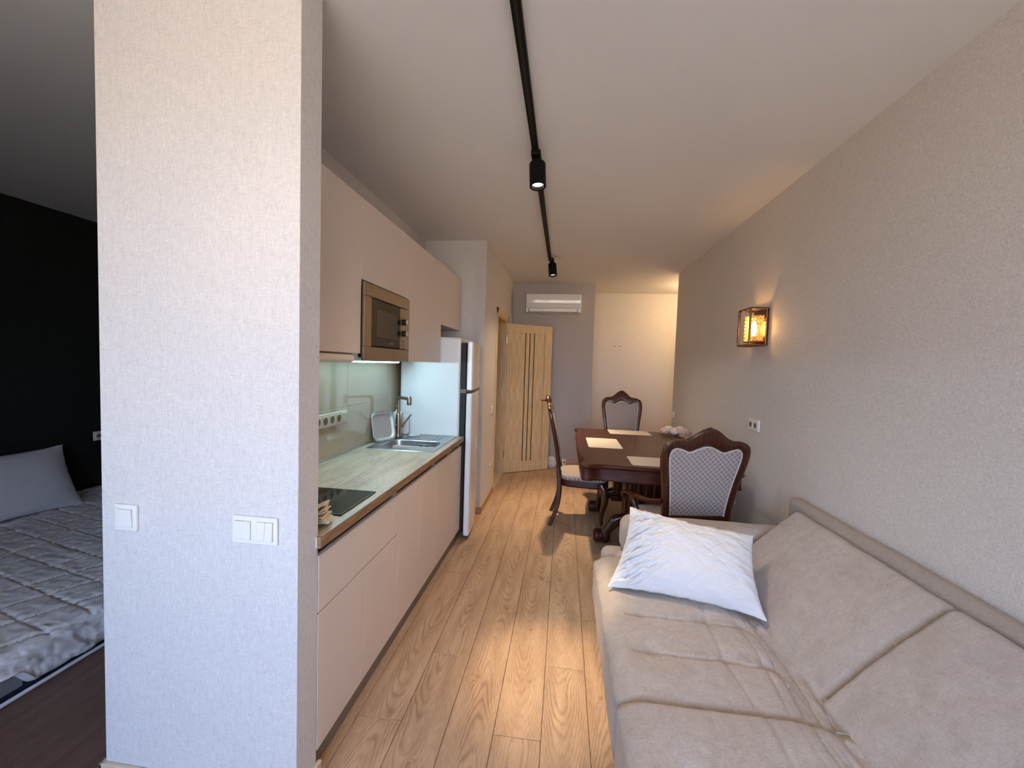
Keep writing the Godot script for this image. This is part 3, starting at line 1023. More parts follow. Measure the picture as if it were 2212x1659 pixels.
func uppers() -> void:
	var X := -1.02
	var specs := [
		[-1.955, -1.300, 1.528, "tall plain wall cabinet above the cooker hood"],
		[-2.570, -1.955, 1.900, "wall cabinet above the built-in microwave"],
		[-3.298, -2.570, 1.493, "tall plain wall cabinet between microwave and fridge"],
		[-3.925, -3.298, 1.806, "short wall cabinet above the fridge"]]
	for k in 4:
		var z0: float = specs[k][0]
		var z1: float = specs[k][1]
		var y0: float = specs[k][2]
		var t := thing("wall_cabinet", specs[k][3], "cabinet", Vector3.ZERO, 0.0, "beige handleless wall cabinets")
		if k == 1:
			# open niche for the microwave below: side panels and floor
			var b := B.new()
			b.box(Vector3(KW + 0.002, y0, z0 + 0.0005), Vector3(X - 0.02, 2.30, z1 - 0.0005))
			b.box(Vector3(KW + 0.002, 1.50, z0 + 0.0005), Vector3(X - 0.02, y0, z0 + 0.014))
			b.box(Vector3(KW + 0.002, 1.50, z1 - 0.014), Vector3(X - 0.02, y0, z1 - 0.0005))
			b.box(Vector3(KW + 0.002, 1.50, z0 + 0.014), Vector3(X - 0.02, 1.512, z1 - 0.014))
			put(b, "body", M.cabinet_body, t)
		else:
			put(B.new().box(Vector3(KW + 0.002, y0 + 0.002, z0 + 0.0005), Vector3(X - 0.02, 2.30, z1 - 0.0005)), "body", M.cashmere_front, t)
		put(front(B.new(), X, y0, 2.302, z0, z1), "door", M.cashmere_front, t)
	# pull-out hood under the near cabinet
	var h := thing("cooker_hood", "beige slim cooker hood lip under the near wall cabinet", "hood")
	put(B.new().box(Vector3(KW + 0.05, 1.49, -1.85), Vector3(-1.03, 1.528, -1.305)), "body", M.channel_grey, h)
	put(B.new().soft(Vector3(0.05, 0.036, 0.52), 0.014, 3, Vector3i(1, 1, 1), Transform3D(Basis(), Vector3(-1.005, 1.503, -1.570))), "lip", M.cashmere_front, h)
	put(B.new().rb(Vector3(-1.06, 1.485, -1.88), Vector3(-1.022, 1.524, -1.851), 0.003), "switch_box", M.slot_black, h)
	# microwave
	var m := thing("microwave", "built-in microwave with steel frame, dark glass door and two black knobs", "microwave")
	var xf := -1.005
	var z0 := -2.560
	var z1 := -1.962
	put(B.new().box(Vector3(-1.34, 1.52, z0 + 0.03), Vector3(-1.03, 1.88, z1 - 0.03)), "body", M.gasket, m)
	var b := B.new()
	b.rb(Vector3(xf - 0.018, 1.4935, z0), Vector3(xf, 1.568, z1), 0.003)
	b.rb(Vector3(xf - 0.018, 1.826, z0), Vector3(xf, 1.893, z1), 0.003)
	b.rb(Vector3(xf - 0.018, 1.568, z0), Vector3(xf, 1.826, z0 + 0.052), 0.003)
	b.rb(Vector3(xf - 0.018, 1.568, z1 - 0.078), Vector3(xf, 1.826, z1), 0.003)
	put(b, "trim_frame", M.brushed_steel, m)
	var d := put(B.new().rb(Vector3(xf - 0.022, 1.572, z0 + 0.138), Vector3(xf - 0.003, 1.822, z1 - 0.082), 0.002), "door", M.oven_glass, m)
	put(B.new().rb(Vector3(xf - 0.0035, 1.625, z0 + 0.185), Vector3(xf - 0.0022, 1.772, z1 - 0.142), 0.0005), "window", M.oven_window, d)
	put(B.new().rb(Vector3(xf - 0.0035, 1.592, -2.33), Vector3(xf - 0.0022, 1.599, -2.26), 0.0005), "badge", M.hob_print, d)
	var pn := put(B.new().rb(Vector3(xf - 0.022, 1.572, z0 + 0.056), Vector3(xf - 0.004, 1.822, z0 + 0.135), 0.002), "control_panel", M.brushed_steel, m)
	for y in [1.738, 1.668]:
		var kn := put(B.new().lathe([Vector2(0, 0), Vector2(0.019, 0), Vector2(0.0175, 0.026), Vector2(0, 0.026)], 20, Transform3D(Basis(Vector3.BACK, -PI / 2), Vector3(xf - 0.004, y, z0 + 0.096)), false), "knob", M.slot_black, pn)
		kn.set_meta("label", "black knob with steel cap")
		put(B.new().lathe([Vector2(0, 0.026), Vector2(0.0175, 0.026), Vector2(0.017, 0.030), Vector2(0, 0.030)], 20, Transform3D(Basis(Vector3.BACK, -PI / 2), Vector3(xf - 0.004, y, z0 + 0.096)), false), "knob_cap", M.chrome, pn)
	for y in [1.618, 1.592]:
		put(B.new().box(Vector3(xf - 0.0045, y, z0 + 0.07), Vector3(xf - 0.0035, y + 0.003, z0 + 0.122)), "button_slot", M.slot_black, pn)
	# LED profile under the wall cabinets
	var l := thing("led_strip", "cool white light strip glowing under the wall cabinets", "light strip")
	var lz0 := -3.10
	var lz1 := -1.90
	put(B.new().rb(Vector3(-1.312, 1.489, lz0), Vector3(-1.288, 1.4955, lz1), 0.001).rb(Vector3(-1.312, 1.4838, lz0), Vector3(-1.3095, 1.489, lz1), 0.0005), "profile", M.steel, l)  # thin back lip is added to shade the upper tiles
	put(B.new().surf(8, 1, func(u: float, t: float) -> Vector3:
		var a := PI + u * PI
		return Vector3(-1.30 + cos(a) * 0.008, 1.4888 + sin(a) * 0.008, lerpf(lz0, lz1, t)), false, false, true), "diffuser", M.led_glow, l)
	var al := AreaLight3D.new()
	al.name = "led_light"
	al.area_size = Vector2(0.012, 1.2)
	al.light_color = rgb(184, 236, 255)
	al.light_energy = 0.34
	al.area_range = 9.0
	al.shadow_enabled = true
	al.position = Vector3(-1.2895, 1.4865, (lz0 + lz1) / 2.0)
	al.basis = Basis(Vector3.BACK, 0.85) * Basis(Vector3.RIGHT, -PI / 2)  # only the light is tilted, so that it reaches the right wall
	l.add_child(al)


func fridge() -> void:
	var f := thing("fridge", "white two-door fridge freezer with curved doors at the worktop end", "fridge")
	put(B.new().soft(Vector3(0.52, 1.665, 0.565), 0.025, 3, Vector3i(1, 1, 1), Transform3D(Basis(), Vector3(-1.112, 0.0285 + 1.665 / 2.0 + 0.015, -3.592))), "body", M.white_enamel, f)
	put(B.new().rb(Vector3(-0.853, 0.06, -3.855), Vector3(-0.806, 1.245, -3.325), 0.004).rb(Vector3(-0.853, 1.28, -3.855), Vector3(-0.806, 1.665, -3.325), 0.004), "gasket", M.gasket, f)
	put(B.new().rb(Vector3(-0.853, 1.245, -3.86), Vector3(-0.80, 1.28, -3.318), 0.003), "divider", M.channel_grey, f)
	var turn := 0.105
	for y in [[0.036, 1.245], [1.270, 1.680]]:
		var h: float = y[1] - y[0]
		put(B.new().soft(Vector3(0.05, h, 0.555), 0.014, 3, Vector3i(1, 1, 14), Transform3D(Basis(Vector3.UP, turn), Vector3(-0.802, y[0] + h / 2.0, -3.592)), func(p: Vector3, _n: Vector3) -> Vector3:
			var q := p.z / 0.28
			return p + Vector3(0.016 * (1.0 - q * q), 0, 0)), "door", M.white_gloss, f)
	for z in [-3.36, -3.82]:
		put(B.new().lathe([Vector2(0, 0), Vector2(0.02, 0), Vector2(0.018, 0.05), Vector2(0, 0.05)], 12, Transform3D(Basis(), Vector3(-0.90, 0, z)), false), "foot", M.gasket, f)


func air_conditioner() -> void:
	var a := thing("air_conditioner", "white wall air conditioner with glossy front panel", "air conditioner", Vector3(-0.185, 2.255, BW))
	put(B.new().soft(Vector3(0.79, 0.262, 0.165), 0.018, 3, Vector3i(1, 1, 1), Transform3D(Basis(), Vector3(0, 0.131, 0.0835))), "body", M.white_plastic, a)
	put(B.new().soft(Vector3(0.785, 0.196, 0.03), 0.012, 3, Vector3i(24, 10, 1), Transform3D(Basis(), Vector3(0, 0.162, 0.172)), func(p: Vector3, _n: Vector3) -> Vector3:
		return p + Vector3(0, 0, 0.012 * (1.0 - pow(p.y / 0.098, 2.0)) + 0.10 * p.y)), "front_panel", M.white_gloss, a)
	put(B.new().rb(Vector3(-0.352, 0.006, 0.12), Vector3(0.345, 0.056, 0.172), 0.004), "air_outlet", M.gasket, a)
	put(B.new().soft(Vector3(0.68, 0.046, 0.012), 0.004, 2, Vector3i(1, 1, 1), Transform3D(Basis(Vector3.RIGHT, 0.12), Vector3(-0.003, 0.033, 0.176))), "louvre", M.white_plastic, a)
	put(B.new().rb(Vector3(0.352, 0.062, 0.186), Vector3(0.366, 0.076, 0.190), 0.001), "indicator", M.chrome, a)


func spot(z: float, x: float, label: String, tilt: float, energy: float, wide: float, pan := 0.0, lean := 0.065, core_angle := 12.0, core_gain := 3.2) -> void:
	var t := thing("track_spotlight", label, "spotlight", Vector3(x, CEIL - 0.030, z), 0.0, "black spotlights on the ceiling track")
	put(B.new().rb(Vector3(-0.026, -0.026, -0.055), Vector3(0.026, 0.0, 0.055), 0.004), "adapter", M.black_metal, t)
	put(B.new().lathe([Vector2(0, -0.06), Vector2(0.011, -0.06), Vector2(0.011, -0.02), Vector2(0, -0.02)], 12, Transform3D(), false), "stem", M.black_metal, t)
	var hd := Basis(Vector3.UP, pan) * Basis(Vector3.BACK, lean) * Basis(Vector3.RIGHT, tilt)
	var at := Transform3D(hd, Vector3(0.006, -0.045, 0.0))
	put(B.new().lathe([Vector2(0.034, -0.140), Vector2(0.0455, -0.140), Vector2(0.0455, -0.012), Vector2(0.036, 0.0), Vector2(0, 0.0)], 28, at, false).lathe([Vector2(0.034, -0.120), Vector2(0.034, -0.140)], 28, at, false), "can", M.black_metal, t)
	put(B.new().lathe([Vector2(0, -0.1215), Vector2(0.0338, -0.1215), Vector2(0.0338, -0.1190), Vector2(0, -0.1190)], 28, at, false), "lens", M.spot_lens, t)
	var l := SpotLight3D.new()
	l.name = "spot_light"
	l.light_color = rgb(255, 222, 180)
	l.light_energy = energy
	l.light_size = 0.03
	l.spot_angle = wide
	l.spot_angle_attenuation = 1.0
	l.spot_range = 9.0
	l.spot_attenuation = 2.0
	l.shadow_enabled = true
	l.transform = Transform3D(hd * Basis(Vector3.RIGHT, -PI / 2), at * Vector3(0, -0.128, 0))
	t.add_child(l)
	# the reflector's narrow core
	var core: SpotLight3D = l.duplicate()
	core.name = "spot_core"
	core.spot_angle = core_angle
	core.light_energy = energy * core_gain
	t.add_child(core)


func track_lights() -> void:
	var t := thing("ceiling_track", "long black lighting track on the ceiling", "lighting track", Vector3(-0.20, CEIL, 0))
	put(B.new().rb(Vector3(-0.0175, -0.030, -4.62), Vector3(0.0175, 0.0, 1.2), 0.003), "rail", M.black_metal, t)
	put(B.new().rb(Vector3(-0.019, -0.031, -4.63), Vector3(0.019, 0.0, -4.615), 0.002), "end_cap", M.black_metal, t)
	put(B.new().box(Vector3(-0.006, -0.0302, -4.6), Vector3(0.006, -0.030, 1.2)), "slot", M.slot_black, t)
	spot(-2.31, -0.195, "nearer black track spotlight over the kitchen floor", -0.15, 1.7, 55.0)
	spot(-4.55, -0.178, "farther black track spotlight near the air conditioner", -0.14, 1.9, 60.0, 0.0, 0.10, 30.0, 1.9)
	spot(0.35, -0.195, "third track spotlight out of view above the camera", 1.15, 0.10, 50.0, 0.46)


func wall_lamp() -> void:
	var t := thing("wall_lamp", "glowing bronze framed wall lamp with amber crystal shade", "wall lamp", Vector3(RW, 1.812, -3.11))
	# local: x towards the room is negative; box 0.125 deep, 0.19 along z, 0.26 high
	put(B.new().rb(Vector3(-0.016, -0.13, -0.095), Vector3(0, 0.13, 0.095), 0.003), "wall_plate", M.bronze, t)
	var g := 0.0058
	var bars := []
	for y in [-0.126, 0.126]:
		bars.append([Vector3(-0.12, y, -0.092), Vector3(-0.12, y, 0.092)])
		for z in [-0.092, 0.092]:
			bars.append([Vector3(-0.12, y, z), Vector3(-0.014, y, z)])
	for z in [-0.092, 0.092]:
		bars.append([Vector3(-0.12, -0.126, z), Vector3(-0.12, 0.126, z)])
		bars.append([Vector3(-0.014, -0.126, z), Vector3(-0.014, 0.126, z)])
	for q in bars:
		put(B.new().tube(q, [g, g], 4, true, 0.5, Vector3(0.3, 0.5, 0.8)), "bar", M.bronze, t)
	put(B.new().rb(Vector3(-0.095, -0.106, -0.066), Vector3(-0.014, -0.098, 0.066), 0.002), "shelf", M.bronze, t)
	# crystal shade: columns of beads on three sides
	var bead := B.new().ball(Vector3.ZERO, Vector3(0.011, 0.012, 0.011), 6, 4).mesh()
	for r in 7:
		var y := -0.082 + r * 0.0255
		for k in 6:
			put_mesh(bead, "crystal_bead", M.crystal, t, Transform3D(Basis(Vector3.UP, 0.4 * r), Vector3(-0.086, y, -0.058 + k * 0.0232)))
		for k in 3:
			for z in [-0.058, 0.058]:
				put_mesh(bead, "crystal_bead", M.crystal, t, Transform3D(Basis(Vector3.UP, 0.3 * r), Vector3(-0.066 + k * 0.021, y, z)))
	put(B.new().lathe([Vector2(0, -0.097), Vector2(0.012, -0.097), Vector2(0.012, -0.06), Vector2(0, -0.06)], 12, Transform3D(Basis(), Vector3(-0.055, 0, 0)), false), "lamp_holder", M.bronze, t)
	put(B.new().lathe([Vector2(0, -0.06), Vector2(0.011, -0.058), Vector2(0.017, -0.03), Vector2(0.0185, 0.0), Vector2(0.014, 0.03), Vector2(0.005, 0.047), Vector2(0, 0.05)], 16, Transform3D(Basis(), Vector3(-0.055, 0, 0))), "bulb", M.bulb_glow, t)
	var l := OmniLight3D.new()
	l.name = "lamp_light"
	l.light_color = rgb(255, 190, 110)
	l.light_energy = 0.07
	l.light_size = 0.015
	l.omni_range = 9.0
	l.omni_attenuation = 2.0
	l.shadow_enabled = true
	l.position = Vector3(-0.055, 0, 0)
	t.add_child(l)


func plate(t: Node3D, w: float, h: float) -> MeshInstance3D:
	return put(B.new().soft(Vector3(w, h, 0.011), 0.004, 2, Vector3i(1, 1, 1), Transform3D(Basis(), Vector3(0, 0, 0.0055))), "frame", M.ivory_plastic, t)


func rocker(t: Node3D, x: float, w: float, h: float, tip: float, m: Material = M.ivory_plastic) -> void:
	put(B.new().soft(Vector3(w, h, 0.009), 0.002, 1, Vector3i(1, 1, 1), Transform3D(Basis(Vector3.UP, tip * 0.4) * Basis(Vector3.RIGHT, tip), Vector3(x, 0, 0.0115))), "rocker", m, t)


func outlet(t: Node3D, x: float, r := 0.0205, m: Material = M.ivory_plastic, inside: Material = M.channel_grey) -> void:
	var o := put(B.new().soft(Vector3(0.052, 0.052, 0.004), 0.0015, 1, Vector3i(1, 1, 1), Transform3D(Basis(), Vector3(x, 0, 0.0125))), "socket_insert", m, t)
	put(B.new().lathe([Vector2(0, -0.0004), Vector2(r - 0.004, -0.0004), Vector2(r, 0.0004), Vector2(0, 0.0003)], 24, Transform3D(Basis(Vector3.RIGHT, PI / 2), Vector3(x, 0, 0.0147))), "recess", inside, o)
	for q in [-0.0095, 0.0095]:
		put(B.new().lathe([Vector2(0, 0), Vector2(0.003, 0), Vector2(0.003, 0.0008), Vector2(0, 0.0008)], 8, Transform3D(Basis(Vector3.RIGHT, PI / 2), Vector3(x + q, 0, 0.0152)), false), "pin_hole", M.slot_black, o)


func wall_plates() -> void:
	var t := thing("light_switch", "single white light switch on the bright partition", "light switch", Vector3(-1.4445, 0.942, -1.19))
	plate(t, 0.083, 0.090)
	put(B.new().rb(Vector3(-0.028, -0.031, 0.008), Vector3(0.028, 0.031, 0.0115), 0.001), "surround", M.hob_print, t)
	rocker(t, 0, 0.054, 0.060, 0.06)
	t = thing("light_switch", "double white light switch with four rockers on the bright partition", "light switch", Vector3(-0.969, 0.938, -1.19))
	plate(t, 0.158, 0.090)
	for q in [[-0.039, 0.06], [0.039, -0.08]]:
		put(B.new().rb(Vector3(q[0] - 0.028, -0.031, 0.008), Vector3(q[0] + 0.028, 0.031, 0.0115), 0.001), "surround", M.hob_print, t)
		rocker(t, q[0] - 0.0136, 0.0268, 0.060, q[1])
		rocker(t, q[0] + 0.0136, 0.0268, 0.060, q[1])
	# sockets on the tiles
	t = thing("socket_strip", "row of white sockets and a switch on the tiled splashback", "socket", Vector3(KW, 1.126, -2.33), PI / 2)
	put(B.new().soft(Vector3(0.365, 0.082, 0.011), 0.004, 2, Vector3i(1, 1, 1), Transform3D(Basis(), Vector3(0, 0, 0.0055))), "frame", M.beige_plastic, t)
	for k in 4:
		outlet(t, -0.146 + k * 0.073, 0.023, M.beige_plastic, M.socket_brown)
	rocker(t, 0.146, 0.054, 0.058, 0.05, M.beige_plastic)
	# socket on the right wall
	t = thing("wall_socket", "double white socket on the wall above the armchair", "socket", Vector3(RW, 1.118, -3.131), -PI / 2)
	plate(t, 0.158, 0.084)
	outlet(t, -0.037)
	outlet(t, 0.037)
	t = thing("light_switch", "small white switch at the far end of the wall beside the flowers", "light switch", Vector3(RW, 0.935, -5.315), -PI / 2)
	plate(t, 0.082, 0.082)
	rocker(t, 0, 0.054, 0.058, 0.05)
	t = thing("wall_socket", "low white socket on the corridor wall between fridge and door", "socket", Vector3(CW, 0.345, -4.45), PI / 2)
	plate(t, 0.082, 0.082)
	outlet(t, 0)
	t = thing("light_switch", "white switch on the corridor wall between fridge and door", "light switch", Vector3(CW, 0.985, -4.48), PI / 2)
	plate(t, 0.082, 0.082)
	rocker(t, 0, 0.054, 0.058, 0.1)
	t = thing("wall_socket", "pale socket on the dark bedroom wall beside the bed", "socket", Vector3(-4.35, 0.70, -3.32), PI / 2)
	plate(t, 0.082, 0.085)
	outlet(t, 0)


func hall_lamp() -> void:
	var t := thing("hall_ceiling_lamp", "round warm ceiling lamp in the hallway out of view", "ceiling lamp", Vector3(1.95, CEIL, -6.0))
	put(B.new().lathe([Vector2(0, -0.03), Vector2(0.16, -0.03), Vector2(0.165, 0.0), Vector2(0, 0.0)], 32, Transform3D(), false), "base", M.white_plastic, t)
	put(B.new().lathe([Vector2(0, -0.075), Vector2(0.10, -0.066), Vector2(0.15, -0.045), Vector2(0.155, -0.031)], 32), "diffuser", M.hall_glow, t)
	var l := OmniLight3D.new()
	l.name = "hall_light"
	l.light_color = rgb(255, 214, 158)
	l.light_energy = 0.58
	l.light_size = 0.12
	l.omni_range = 9.0
	l.omni_attenuation = 2.0
	l.shadow_enabled = true
	l.position = Vector3(0, -0.22, 0)
	t.add_child(l)


# ---------------------------------------------------------------- dining set
func chair(label: String, at: Vector3, turn: float, top: float, arms: bool) -> void:
	var t := thing("armchair" if arms else "dining_chair", label, "chair", at, turn, "carved mahogany chairs around the dining table")
	var wide := 1.10 if arms else 0.985
	var rise := (top - 0.5) / 0.67
	# place a point of the back: u across, v height on a 1.17 m chair, w depth towards the front
	var on := func(u: float, v: float, w: float) -> Vector3:
		var k := v - 0.5
		return Vector3(u * wide, 0.5 + k * rise, -0.215 - 0.10 * k - 0.16 * k * k + w)
	var outer := spline([Vector2(0.205, 0.47), Vector2(0.207, 0.60), Vector2(0.222, 0.76), Vector2(0.246, 0.90), Vector2(0.254, 0.99), Vector2(0.240, 1.055), Vector2(0.195, 1.085), Vector2(0.140, 1.092), Vector2(0.100, 1.112), Vector2(0.060, 1.146), Vector2(0.025, 1.166), Vector2(0.0, 1.17)], 44)
	var inner := spline([Vector2(0.163, 0.47), Vector2(0.165, 0.60), Vector2(0.180, 0.76), Vector2(0.200, 0.90), Vector2(0.208, 0.97), Vector2(0.203, 1.015), Vector2(0.178, 1.035), Vector2(0.140, 1.026), Vector2(0.100, 1.010), Vector2(0.060, 1.028), Vector2(0.025, 1.046), Vector2(0.0, 1.050)], 44)
	var o := outer.duplicate()
	var i := inner.duplicate()
	for k in range(43, -1, -1):
		o.append(Vector2(-outer[k].x, outer[k].y))
		i.append(Vector2(-inner[k].x, inner[k].y))
	var m := o.size()
	put(B.new().surf(m - 1, 12, func(s: float, q: float) -> Vector3:
		var k := int(round(s * (m - 1)))
		var a := q * TAU
		var mid: Vector2 = (o[k] + i[k]) / 2.0
		var half: Vector2 = (o[k] - i[k]) / 2.0
		var c := signf(cos(a)) * pow(absf(cos(a)), 0.55)
		var e := signf(sin(a)) * pow(absf(sin(a)), 0.55)
		return on.call(mid.x + half.x * c, mid.y + half.y * c, 0.019 * e), false, true, false), "back_frame", M.mahogany_upright, t)
	# lower rail of the back
	put(B.new().tube([on.call(-0.17, 0.545, 0), on.call(0.0, 0.54, 0), on.call(0.17, 0.545, 0)], [Vector2(0.016, 0.024), Vector2(0.016, 0.028), Vector2(0.016, 0.024)], 10, true, 0.6), "back_rail", M.mahogany, t)
	# upholstered panel, front and back
	var ctr := Vector2(0, 0.80)
	var pane := []
	for k in m:
		if i[k].y >= 0.545:
			pane.append(i[k])
	var pm := pane.size()
	var b := B.new()
	for side in [1.0, -1.0]:
		var first := b.v.size()
		b.surf(pm, 7, func(s: float, q: float) -> Vector3:
			var e: Vector2 = ctr.lerp(pane[int(round(s * pm)) % pm], minf(q, 0.995))
			return on.call(e.x, e.y, side * (0.006 + (0.020 if side > 0 else 0.008) * (1.0 - q * q))), true, false, side > 0)
		for k in range(first, b.v.size()):
			b.uv[k] = Vector2(b.v[k].x, b.v[k].y)
	put(b, "back_pad", M.lattice_fabric, t)
	b = B.new()
	for side in [1.0, -1.0]:
		var pts := []
		var rad := []
		for q in pane:
			pts.append(on.call(q.x * 0.985, 0.80 + (q.y - 0.80) * 0.985, side * 0.012))
			rad.append(0.0048)
		b.tube(pts, rad, 6)
	put(b, "piping", M.piping_fabric, t)
	# carved crest
	b = B.new()
	for k in range(-4, 5):
		var v := 1.165 - absf(k) * 0.0055 - 0.0012 * k * k
		b.ball(on.call(k * 0.0165, v, 0.004), Vector3(0.0105, 0.011, 0.020), 8, 6)
	for s in [-1, 1]:
		b.ball(on.call(s * 0.045, 1.11, 0.016), Vector3(0.026, 0.014, 0.008), 8, 6)
	b.ball(on.call(0, 1.115, 0.018), Vector3(0.016, 0.03, 0.008), 8, 6)
	put(b, "crest_carving", M.mahogany, t)
	# seat
	var seat := PackedVector2Array()
	for k in 40:
		var a := TAU * k / 40.0
		var c := signf(cos(a)) * pow(absf(cos(a)), 0.42)
		var e := signf(sin(a)) * pow(absf(sin(a)), 0.42)
		seat.append(Vector2(c * (0.228 + 0.030 * e) * wide, e * 0.225 + (0.018 * (1.0 - c * c) if e > 0 else 0.0) + 0.005))
	put(B.new().prism(seat, [Vector2(0.012, 0.375), Vector2(0.006, 0.380), Vector2(0.006, 0.395), Vector2(0.010, 0.400), Vector2(0.010, 0.432), Vector2(0.016, 0.438)]), "seat_rail", M.mahogany, t)
	b = B.new().prism(seat, [Vector2(0.014, 0.436), Vector2(0.002, 0.444), Vector2(-0.002, 0.456), Vector2(0.002, 0.472), Vector2(0.018, 0.484), Vector2(0.05, 0.492)])
	for k in b.v.size():
		b.uv[k] = Vector2(b.v[k].x, b.v[k].z)
		var d := Vector2(b.v[k].x / 0.25, b.v[k].z / 0.22).length()
		if b.v[k].y > 0.48:
			b.v[k].y += 0.010 * maxf(0.0, 1.0 - d * d)
	put(b, "seat", M.lattice_fabric, t)
	# legs
	for s in [-1.0, 1.0]:
		var p := spline([on.call(s * 0.185, 0.52, 0.0), Vector3(s * 0.19 * wide, 0.36, -0.205), Vector3(s * 0.19 * wide, 0.18, -0.222), Vector3(s * 0.195 * wide, 0.0, -0.285)], 14)
		var r := []
		for k in 15:
			r.append(Vector2(lerpf(0.019, 0.015, k / 14.0), lerpf(0.025, 0.018, k / 14.0)))
		put(B.new().tube(p, r, 10, true, 0.5, Vector3.BACK), "leg", M.mahogany_upright, t)
		p = spline([Vector3(s * 0.205 * wide, 0.415, 0.175), Vector3(s * 0.222 * wide, 0.35, 0.205), Vector3(s * 0.222 * wide, 0.26, 0.212), Vector3(s * 0.205 * wide, 0.15, 0.190), Vector3(s * 0.202 * wide, 0.06, 0.188), Vector3(s * 0.212 * wide, 0.018, 0.215), Vector3(s * 0.214 * wide, 0.0, 0.225)], 20)
		r = []
		for k in 21:
			var q := k / 20.0
			r.append(0.036 if q < 0.1 else lerpf(0.037, 0.0155, smoothstep(0.1, 0.72, q)) + 0.013 * smoothstep(0.78, 0.97, q))
		put(B.new().tube(p, r, 12), "leg", M.mahogany_upright, t)
	if arms:
		for s in [-1.0, 1.0]:
			var p := spline([on.call(s * 0.205, 0.665, 0.0), Vector3(s * 0.275, 0.630, -0.14), Vector3(s * 0.315, 0.620, -0.02), Vector3(s * 0.33, 0.612, 0.09), Vector3(s * 0.338, 0.597, 0.155), Vector3(s * 0.34, 0.570, 0.168), Vector3(s * 0.34, 0.558, 0.148)], 24)
			var r := []
			for k in 25:
				r.append(Vector2(0.024, 0.015) if k < 17 else Vector2(lerpf(0.024, 0.019, (k - 17) / 8.0), 0.014))
			put(B.new().tube(p, r, 10, true, 0.7), "arm", M.mahogany, t)
			p = spline([Vector3(s * 0.25, 0.40, 0.03), Vector3(s * 0.278, 0.48, 0.045), Vector3(s * 0.30, 0.55, 0.08), Vector3(s * 0.325, 0.605, 0.095)], 12)
			r = []
			for k in 13:
				r.append(0.018)
			put(B.new().tube(p, r, 10), "arm_support", M.mahogany_upright, t)


